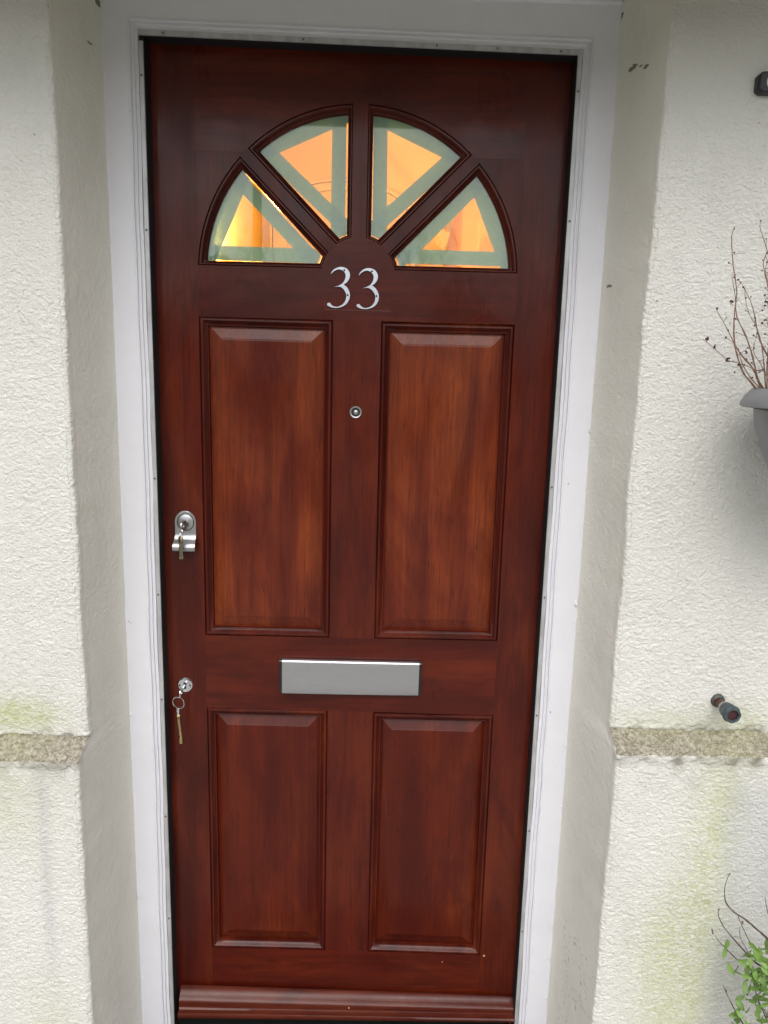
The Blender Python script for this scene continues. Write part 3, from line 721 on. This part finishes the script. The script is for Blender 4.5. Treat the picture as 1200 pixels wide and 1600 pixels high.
# keys
def key_shape(b, top, d, L, bow=.009, flat=.0022, w=.0055, teeth=True, yaw=0.):
    # flat key hanging from 'top' along direction d
    top = Vector(top); d = Vector(d).normalized(); side = d.cross(Vector((0, 1, 0))).normalized(); side = Matrix.Rotation(yaw, 3, d) @ side; nn = d.cross(side).normalized()
    N = 20; oc = top+d*bow
    for y0 in (0,):
        ro = [oc+(d*math.cos(a)+side*math.sin(a))*bow for a in np.linspace(0, 2*math.pi, N, endpoint=False)]
        ri = [oc-d*bow*.45+(d*math.cos(a)+side*math.sin(a))*bow*.38 for a in np.linspace(0, 2*math.pi, N, endpoint=False)]
        h = nn*flat/2
        b.loft([[p+h for p in ri], [p+h for p in ro], [p-h for p in ro], [p-h for p in ri], [p+h for p in ri]])
    s0 = top+d*bow*1.85; pts = [(-w/2, 0), (-w/2, L), (0, L+.002), (w/2, L-.002)]
    if teeth:
        k = int(L/.0035)
        for i in range(k): pts.append((w/2-(.0016 if i % 2 else .0004), L-.004-i*.0032))
    pts.append((w/2, 0))
    front = [s0+side*x+d*l+nn*flat*.42 for x, l in pts]; bk = [p-nn*flat*.84 for p in front]; n = len(pts)
    b.add(front+bk, [tuple(range(n)), tuple(range(n, 2*n))[::-1]]+[((i+1) % n, i, i+n, (i+1) % n+n) for i in range(n)])
k1 = empty('bunch_of_keys', (PX+.002, -.02, PZ)); tag(k1, 'bunch of worn keys, one turned in the upper lock, two hanging below it', 'keys')
b = MB()
# key in the lock: blade into the plug, bow sticking out edge-on
b.box(PX+.0018, PX+.0040, -.0160, -.0060, PZ-.0070, PZ+.0020)
for (cz_, rr) in ((PZ-.0028, .0098),):
    N = 24; cxk = PX+.0028; ring_o = [(0, -.0225+rr*math.cos(a), cz_+rr*math.sin(a)) for a in np.linspace(0, 2*math.pi, N, endpoint=False)]
    ring_i = [(0, -.0265+rr*.36*math.cos(a), cz_+rr*.36*math.sin(a)) for a in np.linspace(0, 2*math.pi, N, endpoint=False)]
    f_ = lambda ring, x, sk: [(cxk+x+sk*(y+.02), y, z) for _, y, z in ring]
    b.loft([f_(ring_i, .0011, .35), f_(ring_o, .0011, .35), f_(ring_o, -.0011, .35), f_(ring_i, -.0011, .35), f_(ring_i, .0011, .35)])
b.build('turned_key', SATIN, k1, True)
b = MB(); b.torus((PX-.0022, -.0285, PZ-.0150), .0100, .0008, Vector((.85, .5, .1))); b.build('ring', CHROME, k1, True)
b = MB(); key_shape(b, (PX-.0048, -.0290, PZ-.0225), (-.03, -.02, -1), .034, .0070, yaw=1.0); b.build('hanging_key', BRASS, k1, True)
b = MB(); key_shape(b, (PX-.0022, -.0310, PZ-.0228), (.03, -.02, -1), .032, .0070, yaw=.75); b.build('hanging_key', SATIN, k1, True)
k2 = empty('mortice_keys', (EX, -.02, EZ)); tag(k2, 'long brass mortice key hanging from a split ring at the round lower lock', 'keys')
b = MB(); b.tube([(EX, -.0335, EZ-.0005), (EX, .0, EZ+.0015)], .0022, 10)
b.loft([[(EX+.0009, -.034+rr*math.cos(a), EZ-.003+rr*math.sin(a)) for a in np.linspace(0, 2*math.pi, 22, endpoint=False)] if True else 0 for rr in (.0035, .0100)]+[[(EX-.0009, -.034+rr*math.cos(a), EZ-.003+rr*math.sin(a)) for a in np.linspace(0, 2*math.pi, 22, endpoint=False)] for rr in (.0100, .0035)]+[[(EX+.0009, -.034+.0035*math.cos(a), EZ-.003+.0035*math.sin(a)) for a in np.linspace(0, 2*math.pi, 22, endpoint=False)]])
b.build('turned_key', CHROME, k2, True)
b = MB(); b.torus((EX-.0062, -.0335, EZ-.0240), .0128, .0009, Vector((.25, .95, .1))); b.torus((EX-.0060, -.0350, EZ-.0242), .0126, .0008, Vector((.22, .97, .08))); b.build('ring', CHROME, k2, True)
b = MB(); b.lathe([(.0030, 0), (.0034, -.006), (.0026, -.012), (.0030, -.0165)], (EX-.0072, -.0345, EZ-.0345), 'z', 12); b.build('link', CHROME, k2, True)
b = MB(); b.torus((EX-.0070, -.0345, EZ-.0530), .0046, .0016, Vector((.8, .6, 0)), 20); b.tube([(EX-.0068, -.0345, EZ-.057), (EX-.0025, -.0345, EZ-.1005), (EX-.0015, -.0345, EZ-.1105)], [.0032, .0030, .0029], 12)
b.tube([(EX-.0036, -.0345, EZ-.0905), (EX-.0034, -.0345, EZ-.0935)], .0038, 12)
b.box(EX-.0045, EX+.0012, -.0405, -.0285, EZ-.1105, EZ-.099); b.build('hanging_key', BRASS, k2, True)

# ------------------------------------------------------------------ copper pipe stub
CU, t_, b_ = mat('weathered copper', (.2, .1, .06), .45, .75); n_ = NT(t_)
c_ = n_.mix(n_.ramp(n_.noise(n_.coord(), 60, 5, .7), [(.40, 0.), (.62, 1.)]), (.15, .055, .035), (.10, .16, .15))
t_.links.new(c_, b_.inputs['Base Color']); t_.links.new(n_.ramp(n_.noise(n_.coord(), 60, 5), [(.4, .35), (.6, .7)]), b_.inputs['Roughness'])
VERD, t_, b_ = mat('verdigris brass', (.10, .16, .17), .5, .5); n_ = NT(t_)
t_.links.new(n_.mix(n_.ramp(n_.noise(n_.coord(), 110, 4, .7), [(.42, 0.), (.60, 1.)]), (.070, .085, .095), (.11, .155, .155)), b_.inputs['Base Color'])
RED, _, _ = mat('dark red plug', (.060, .018, .020), .6)
pipe = empty('pipe_stub', (.6654, -.2, .8943)); tag(pipe, 'capped copper pipe stub with green tarnish poking out of the right wall above the ledge', 'pipe')
px, pz = .6660, .8935
b = MB(); b.lathe([(.0135, -.198), (.0120, -.206), (.0088, -.2085), (.0078, -.207)], (px, 0, pz), 'y', 24, cap=False); b.build('wall_collar', CU, pipe, True)
b = MB(); b.tube([(px, -.15, pz), (px, -.236, pz)], .0078, 20); b.build('pipe', CU, pipe, True)
b = MB(); b.lathe([(.0085, -.226), (.0100, -.228), (.0100, -.233), (.0088, -.235)], (px, 0, pz), 'y', 20, cap=False); b.build('bright_ring', SATIN, pipe, True)
b = MB(); b.lathe([(.0079, -.232), (.0125, -.236), (.0140, -.243), (.0140, -.250)], (px, 0, pz), 'y', 24, cap=False); b.lathe([(.0152, -.2495), (.0160, -.2515), (.0160, -.2600), (.0148, -.2630), (.0104, -.2634), (.0100, -.2600)], (px, 0, pz), 'y', 8, cap=False); b.build('compression_nut', VERD, pipe, True)
b = MB(); b.lathe([(.0, -.2585), (.0100, -.2585), (.0104, -.2560)], (px, 0, pz), 'y', 24); b.build('end_plug', RED, pipe, True)

# ------------------------------------------------------------------ dark wall fitting at top right
fit = empty('wall_fitting', (.645, -.2, 1.914)); tag(fit, 'black square wall fitting with a pale round centre, high on the right wall', 'wall fitting')
fx, fz, h = .6400, 1.9135, .0250; c = .007
oct_ = [(fx-h+c, fz-h), (fx+h-c, fz-h), (fx+h, fz-h+c), (fx+h, fz+h-c), (fx+h-c, fz+h), (fx-h+c, fz+h), (fx-h, fz+h-c), (fx-h, fz-h+c)]
b = MB(); sm = lambda k, y: [(fx+(x-fx)*k, y, fz+(z-fz)*k) for x, z in oct_]
o2 = [(fx-.0258+.006, fz-.0155), (fx+.0258-.006, fz-.0155), (fx+.0258, fz-.0155+.004), (fx+.0258, fz+.0155-.006), (fx+.0258-.006, fz+.0155), (fx-.0258+.006, fz+.0155), (fx-.0258, fz+.0155-.006), (fx-.0258, fz-.0155+.004)]
sm = lambda k, y: [(fx+(x-fx)*k, y, fz+(z-fz)*k) for x, z in o2]
b.loft([sm(1, -.196), sm(1, -.212), sm(.9, -.218)], True, False, True); b.build('housing', BLACK, fit, False, .001)
LENS, _, _ = mat('pale lens', (.66, .68, .60), .3)
b = MB(); b.lathe([(.0, -.2215), (.0105, -.2205), (.0140, -.2185), (.0148, -.216)], (fx, 0, fz), 'y', 28); b.build('round_centre', LENS, fit, True)

# ------------------------------------------------------------------ grey pot with dried plant
POTM, t_, b_ = mat('grey plastic', (.215, .218, .235), .42); n_ = NT(t_)
t_.links.new(n_.mix(n_.noise(n_.coord(), 25, 5, .7), (.195, .20, .215), (.25, .253, .268)), b_.inputs['Base Color'])
PCX, PCY = .721, -.352
pot = empty('plant_pot', (PCX, PCY, 1.22)); tag(pot, 'grey plastic plant pot with a flared rim, standing out from the right wall', 'plant pot')
N = 96; rings = []
for r, z in ((.052, 1.278), (.058, 1.284), (.070, 1.308), (.0765, 1.326), (.080, 1.330), (.0845, 1.340), (.0945, 1.362), (.0975, 1.368), (.0990, 1.376), (.1065, 1.390), (.1120, 1.4215)):
    rings.append([(PCX+(r+.0022*math.cos(8*2*math.pi*k/N+z*26)*(1 if z < 1.40 else .2))*math.cos(2*math.pi*k/N), PCY+(r+.0022*math.cos(8*2*math.pi*k/N+z*26)*(1 if z < 1.40 else .2))*math.sin(2*math.pi*k/N), z) for k in range(N)])
b = MB(); b.loft(rings, True, True, False); b.build('body', POTM, pot, True)
b = MB(); b.lathe([(.108, 1.4225), (.1290, 1.4240), (.1322, 1.4262), (.1318, 1.4300), (.1265, 1.4405), (.1175, 1.4510), (.1150, 1.4525), (.1110, 1.4515), (.1090, 1.4400)], (PCX, PCY, 0), 'z', 96, cap=False); b.build('rim', POTM, pot, True)
SOIL, _, _ = mat('dry compost', (.05, .035, .025), 1.)
b = MB(); b.lathe([(.0, 1.4440), (.06, 1.4425), (.110, 1.4400)], (PCX, PCY, 0), 'z', 40); b.build('soil', SOIL, pot, True)
arm = MB(); arm.box(.80, .84, -.212, -.2005, 1.02, 1.30)
arm.tube([(.82, -.205, 1.262), (.77, -.30, 1.262), (PCX, PCY, 1.262)], .008, 10); arm.tube([(.82, -.207, 1.08), (.78, -.27, 1.18), (.735, -.32, 1.258)], .006, 10)
arm.lathe([(.05, 1.266), (.05, 1.277)], (PCX, PCY, 0), 'z', 30)
o = arm.build('pot_bracket', DARKM); tag(o, 'dark metal wall bracket carrying the grey plant pot', 'bracket')

TW, t_, b_ = mat('dried twig', (.15, .075, .05), .8); n_ = NT(t_)
t_.links.new(n_.mix(n_.noise(n_.coord(), 90, 4, .7), (.10, .048, .034), (.34, .21, .14)), b_.inputs['Base Color'])
BUD, _, _ = mat('dead bud', (.055, .030, .028), .85)
rp = random.Random(12)
STEMS = [([(.5507, 1.6815), (.5475, 1.6678), (.5511, 1.6417), (.554, 1.6229), (.5611, 1.5927), (.5626, 1.5621), (.563, 1.5414), (.5678, 1.5155), (.573, 1.4999), (.583, 1.4765), (.597, 1.4609), (.615, 1.4420)], .0009, .0022, -.33, -.335),
 ([(.5511, 1.6417), (.5587, 1.6444), (.5679, 1.6446)], .0005, .0006, -.331, -.332),
 ([(.5249, 1.5223), (.5386, 1.5122), (.5608, 1.4931), (.5721, 1.4894), (.5861, 1.4845), (.6004, 1.4782), (.6144, 1.4746), (.6342, 1.4410)], .0005, .0014, -.32, -.35),
 ([(.5952, 1.659), (.5889, 1.6452), (.5858, 1.6313), (.5892, 1.6162), (.5973, 1.5962), (.6014, 1.5733), (.6057, 1.5477), (.6101, 1.5218), (.6128, 1.4878), (.6190, 1.4420)], .0007, .0018, -.36, -.345),
 ([(.5834, 1.6022), (.5839, 1.5856), (.5898, 1.5627), (.601, 1.5424), (.6081, 1.5165), (.6128, 1.4878), (.620, 1.4420)], .0005, .0014, -.31, -.34),
 ([(.6032, 1.6141), (.6, 1.5962), (.5947, 1.5731), (.6117, 1.5426), (.6141, 1.5114), (.6217, 1.4420)], .0005, .0014, -.38, -.36),
 ([(.5724, 1.5104), (.5774, 1.4895), (.5936, 1.4661), (.6172, 1.4420)], .0007, .0018, -.335, -.345),
 ([(.5842, 1.56), (.5888, 1.5317), (.5864, 1.5055), (.5996, 1.4848), (.6225, 1.4420)], .0004, .0009, -.35, -.36)]
plant = empty('dried_plant', (PCX, PCY, 1.444)); tag(plant, 'leafless dried twigs with dead brown buds standing in the grey pot', 'dried plant')
bt = MB(); bb = MB()
def catmull(p, sub=4):
    r = []
    for i in range(len(p)-1):
        p0, p1, p2, p3 = p[max(i-1, 0)], p[i], p[i+1], p[min(i+2, len(p)-1)]
        for k in range(sub):
            t = k/sub; r.append(tuple(.5*((2*p1[j])+(-p0[j]+p2[j])*t+(2*p0[j]-5*p1[j]+4*p2[j]-p3[j])*t*t+(-p0[j]+3*p1[j]-3*p2[j]+p3[j])*t**3) for j in range(len(p1))))
    r.append(p[-1]); return r
def blob(b, c, r, n=6):
    c = Vector(c); ax = Vector((rp.uniform(-1, 1), rp.uniform(-1, 1), rp.uniform(-1, 1))).normalized()
    b.tube([c-ax*r*1.2, c-ax*r*.5, c+ax*r*.3, c+ax*r*1.1], [r*.25, r*.8, r*.75, r*.15], n)
def stem(b, pts, r0, r1, y0, y1):
    n = len(pts); P_ = [(x, lerp(y0, y1, i/(n-1))+rp.uniform(-.002, .002), z) for i, (x, z) in enumerate(pts)]; P_ = catmull(P_, 4); m_ = len(P_)
    b.tube([(x+rp.uniform(-.0003, .0003), y, z) for x, y, z in P_], [lerp(r0, r1, i/(m_-1))*.62*rp.uniform(.8, 1.3) for i in range(m_)], 6); return P_
for st_ in STEMS:
    P_ = stem(bt, *st_)
    for i in range(2, len(P_)-4, 3):
        if rp.random() < .8:
            d = Vector((rp.uniform(-1, 1), rp.uniform(-1, 1), rp.uniform(.1, 1))).normalized(); L_ = rp.uniform(.002, .009); e = Vector(P_[i])+d*L_
            bt.tube([P_[i], Vector(P_[i])+d*L_*.5, e], .0004, 5); blob(bb, e, rp.uniform(.0009, .0019))
# fuller bunch further right (mostly past the picture edge)
for k in range(60):
    x0 = rp.uniform(.628, .685) if k < 38 else rp.uniform(.70, .82); y0 = PCY+rp.uniform(-.06, .06); pts = []; x, z = x0, 1.442; dx = rp.uniform(-.13, .02); hgt = rp.uniform(.10, .24)
    for i in range(7):
        pts.append((x, z)); x += dx*.12+rp.uniform(-.006, .006); z += hgt/6
    P_ = stem(bt, pts[::-1], .0006, .0024, y0+rp.uniform(-.02, .02), y0)
    for i in range(0, len(P_)-6, 3):
        d = Vector((rp.uniform(-1, 1), rp.uniform(-1, 1), rp.uniform(.1, 1))).normalized(); L_ = rp.uniform(.004, .018); e = Vector(P_[i])+d*L_
        bt.tube([P_[i], Vector(P_[i])+d*L_*.5, e], .0004, 5); blob(bb, e, rp.uniform(.0009, .0020))
bt.tube([(.5618, -.333, 1.5745), (.5650, -.332, 1.5785), (.5685, -.330, 1.5812)], .0004, 5)
for c_ in ((.5562, 1.5772), (.5580, 1.5762), (.5386, 1.5122), (.5385, 1.5100), (.5249, 1.5223), (.5270, 1.5215), (.5590, 1.4915), (.5625, 1.4905), (.5600, 1.4945), (.5770, 1.4860), (.5810, 1.4835), (.5725, 1.4750), (.5860, 1.5060), (.5870, 1.5035)): blob(bb, (c_[0], -.331, c_[1]), rp.uniform(.0014, .0024))
bt.build('stem', TW, plant, True); bb.build('dead_buds', BUD, plant, True)  # second mesh holds the dead buds of all the twigs, no leaves

# ------------------------------------------------------------------ leafy shrub, bottom right
LEAF, t_, b_ = mat('young green leaf', (.07, .16, .03), .5); n_ = NT(t_)
t_.links.new(n_.mix(n_.noise(n_.coord(), 30, 3, .6), (.085, .19, .030), (.23, .36, .085)), b_.inputs['Base Color']); b_.inputs['Subsurface Weight'].default_value = 0
STM, _, _ = mat('thin brown stem', (.085, .055, .045), .75)
shrub = empty('shrub', (.86, -.33, -.15)); tag(shrub, 'leafy young green shrub with thin bare shoots, bottom right corner', 'shrub')
bs = MB(); bl = MB()
PL = [([(.6623, .6301), (.658, .6104), (.6585, .5894), (.6619, .5754), (.6758, .5592), (.6961, .5466), (.717, .5291), (.7448, .5033), (.79, .44), (.84, .25), (.86, -.14)], .0008, .0040, -.32, -.33),
 ([(.6515, .5612), (.6524, .5471), (.6647, .5259), (.6912, .4965), (.7128, .474), (.76, .42), (.84, .2)], .0008, .003, -.32, -.34),
 ([(.6445, .5185), (.6543, .5055), (.6734, .4854), (.6922, .4688), (.7148, .457), (.7523, .4406), (.80, .38), (.85, .15)], .0008, .003, -.33, -.34),
 ([(.6949, .5383), (.7037, .517), (.7172, .4909), (.7328, .467), (.7545, .4455), (.80, .38)], .0007, .002, -.30, -.33),
 ([(.7182, .5997), (.7257, .5718), (.7393, .5366), (.77, .47)], .0007, .0016, -.34, -.34),
 ([(.6805, .4003), (.6915, .3782), (.705, .3536), (.7208, .3287), (.75, .28), (.83, .12)], .0008, .0026, -.31, -.33),
 ([(.7239, .396), (.7361, .3838), (.7513, .3642), (.7629, .3394), (.7696, .3193), (.81, .22)], .0008, .002, -.33, -.34),
 ([(.6971, .5193), (.6992, .5002), (.7099, .4811), (.7214, .4547), (.7266, .428), (.7336, .3962), (.76, .34)], .0007, .0016, -.31, -.33)]
for p_ in PL: stem(bs, *p_)
LV = [(.6632, .5068, 90), (.6675, .4805, 90), (.6728, .4613, 60), (.6876, .4904, 10), (.6914, .476, 30), (.6904, .4652, 0), (.706, .4496, 80), (.7045, .5099, 45), (.7102, .4968, 60), (.6956, .4953, 100), (.7014, .481, 80), (.7277, .4826, 100), (.7343, .4719, 20), (.7195, .4716, 160), (.7269, .4621, 30), (.7427, .455, 40), (.749, .4381, 60), (.7223, .4474, 90), (.7221, .4304, 70), (.732, .4281, 110), (.7274, .4121, 80), (.7542, .394, 90), (.7441, .3889, 20), (.7327, .3664, 90), (.7466, .3491, 160), (.7042, .361, 110), (.7013, .3485, 150), (.7256, .3438, 30), (.7073, .3336, 0), (.7589, .3368, 90), (.7507, .3692, 50), (.7305, .3389, 20), (.7205, .3312, 10), (.7367, .433, 60), (.711, .4715, 0), (.7076, .4642, 60)]
def leaf(b, c, ang, L_, w, tilt, roll):
    M_ = Matrix.Rotation(R(roll), 3, 'Z') @ Matrix.Rotation(R(tilt), 3, 'X'); u = Vector((math.cos(R(ang)), 0, math.sin(R(ang)))); v = Vector((-math.sin(R(ang)), 0, math.cos(R(ang)))); n = Vector((0, -1, 0))
    K = 7; rows_ = []
    for i in range(K+1):
        t = i/K; wd = w*math.sin(math.pi*min(1, t*.96+.03))**.75*(1-.25*t); bend = -.12*L_*(t-.5)**2*4*.5
        rows_.append([(t-.5, -wd, bend+.12*w), (t-.5, 0, bend-.12*w), (t-.5, wd, bend+.12*w)])
    vs_ = []
    for sgn in (0, 1):
        for r_ in rows_:
            for a, q, h_ in r_: vs_.append(Vector(c)+M_ @ (u*a*L_+v*q+n*(h_-sgn*.0003)))
    f = []
    for i in range(K):
        for j in range(2):
            a = i*3+j; f.append((a, a+1, a+4, a+3)); a += 3*(K+1); f.append((a+3, a+4, a+1, a))
    b.add(vs_, f)
for x, z, a in LV:
    a2_ = -a+rp.uniform(-12, 12)
    leaf(bl, (x, -.335+rp.uniform(-.03, .015), z), a2_, rp.uniform(.018, .025), rp.uniform(.0040, .0058), rp.uniform(-30, 30), rp.uniform(-30, 30))
for k in range(210):     # more leaves filling towards and past the picture edge
    x = .700+.14*rp.random()**1.0; z = rp.uniform(.26, .44+min(.05, max(0, (x-.70)*1.5)))
    leaf(bl, (x, -.335+rp.uniform(-.05, .03), z), rp.uniform(0, 360), rp.uniform(.016, .024), rp.uniform(.0040, .0060), rp.uniform(-50, 50), rp.uniform(-50, 50))
for k in range(45):
    x = rp.uniform(.712, .775); z = rp.uniform(.40, .50)-abs(x-.735)*.3
    leaf(bl, (x, -.335+rp.uniform(-.04, .02), z), rp.uniform(0, 360), rp.uniform(.014, .023), rp.uniform(.0036, .0054), rp.uniform(-50, 50), rp.uniform(-50, 50))
for k in range(240):
    x = rp.uniform(.80, 1.05); z = rp.uniform(-.05, .42)
    leaf(bl, (x, -.335+rp.uniform(-.10, .08), z), rp.uniform(0, 360), rp.uniform(.015, .024), rp.uniform(.004, .006), rp.uniform(-60, 60), rp.uniform(-60, 60))
for (x, z) in ((.6623, .6301), (.6515, .5612), (.6435, .5215), (.6445, .5175), (.6458, .514), (.6949, .5383), (.6955, .535), (.7205, .393), (.719, .391), (.6805, .4003), (.682, .398)): blob(bs, (x, -.322, z), .0016)
bs.build('stem', STM, shrub, True); bl.build('foliage', LEAF, shrub, True, fix=False)

# ------------------------------------------------------------------ the garden behind the viewer (seen only as reflections)
BARK, _, _ = mat('bare tree bark', (.06, .05, .038), .9)
HEDGE, t_, b_ = mat('garden hedge', (.04, .06, .02), .9); n_ = NT(t_)
t_.links.new(n_.mix(n_.noise(n_.coord(), 9, 6, .75), (.012, .020, .008), (.075, .105, .035)), b_.inputs['Base Color'])
def bare_tree(x, y, h, r, seed, label, depth=5):
    rr = random.Random(seed); t = empty('bare_tree', (x, y, -.16)); tag(t, label, 'tree')
    b = MB(); c = MB()
    def grow(p, d, L, rad, lv, mb):
        q = p; pts = [p]; rads = [rad]; n = 4
        for i in range(n):
            d = (d+Vector((rr.uniform(-.14, .14), rr.uniform(-.14, .14), rr.uniform(-.03, .10)))).normalized(); q = q+d*L/n; pts.append(q); rads.append(rad*(1-.5*(i+1)/n))
        mb.tube(pts, rads, 6)
        if lv > 0:
            for k in range(3 if lv > 1 else 4):
                i = rr.randint(2, n); a = rr.uniform(0, 2*math.pi); nd = (d*.75+Vector((math.cos(a), math.sin(a), rr.uniform(.1, .6)))*.62).normalized()
                grow(pts[i], nd, L*rr.uniform(.55, .72), max(rads[i]*.62, .004), lv-1, c)
    p0 = Vector((x, y, -.16)); trunk = [p0, p0+Vector((.01, 0, h*.25)), p0+Vector((0, .01, h*.5))]
    b.tube(trunk, [r, r*.93, r*.88], 10)
    for k in range(5): 
        a = rr.uniform(0, 2*math.pi); grow(p0+Vector((0, .01, h*rr.uniform(.40, .5))), Vector((math.cos(a)*.7, math.sin(a)*.7, 1)).normalized(), h*.26, r*.5, depth-1, c)
    b.build('trunk', BARK, t, True); c.build('crown', BARK, t, True)
bare_tree(-1.10, -6.0, 11.5, .045, 5, 'slim bare young tree standing in the garden beside the path')
for i, (x, y, h) in enumerate(((-7.5, -15, 5.0), (-3.4, -16, 4.6), (.4, -17, 4.9), (4.3, -15, 4.8), (8.5, -16, 5.4))):
    bare_tree(x, y, h, .12, 20+i, ['wide bare tree at the far left of the garden row', 'bare tree second from left in the garden row', 'bare tree in the middle of the garden row', 'bare tree second from right in the garden row', 'tallest bare tree at the far right of the garden row'][i])
xs2 = np.linspace(-14, 14, 120); rings = []
for i, x in enumerate(xs2):
    hz = 3.6+.35*math.sin(x*1.3)+.2*math.sin(x*3.1+1); ring = []
    for k in range(14):
        a = math.pi*k/13; ring.append((x, -18-.8*math.cos(a)+rp.uniform(-.12, .12), -.16+max(0, hz*abs(math.sin(a))**.5)+rp.uniform(-.1, .1)*(k not in (0, 13))))
    rings.append(ring)
b = MB(); b.loft(rings, closed=False, cap0=True, cap1=True); o = b.build('hedge', HEDGE, None, False); tag(o, 'long green garden hedge behind the bare trees', 'hedge')
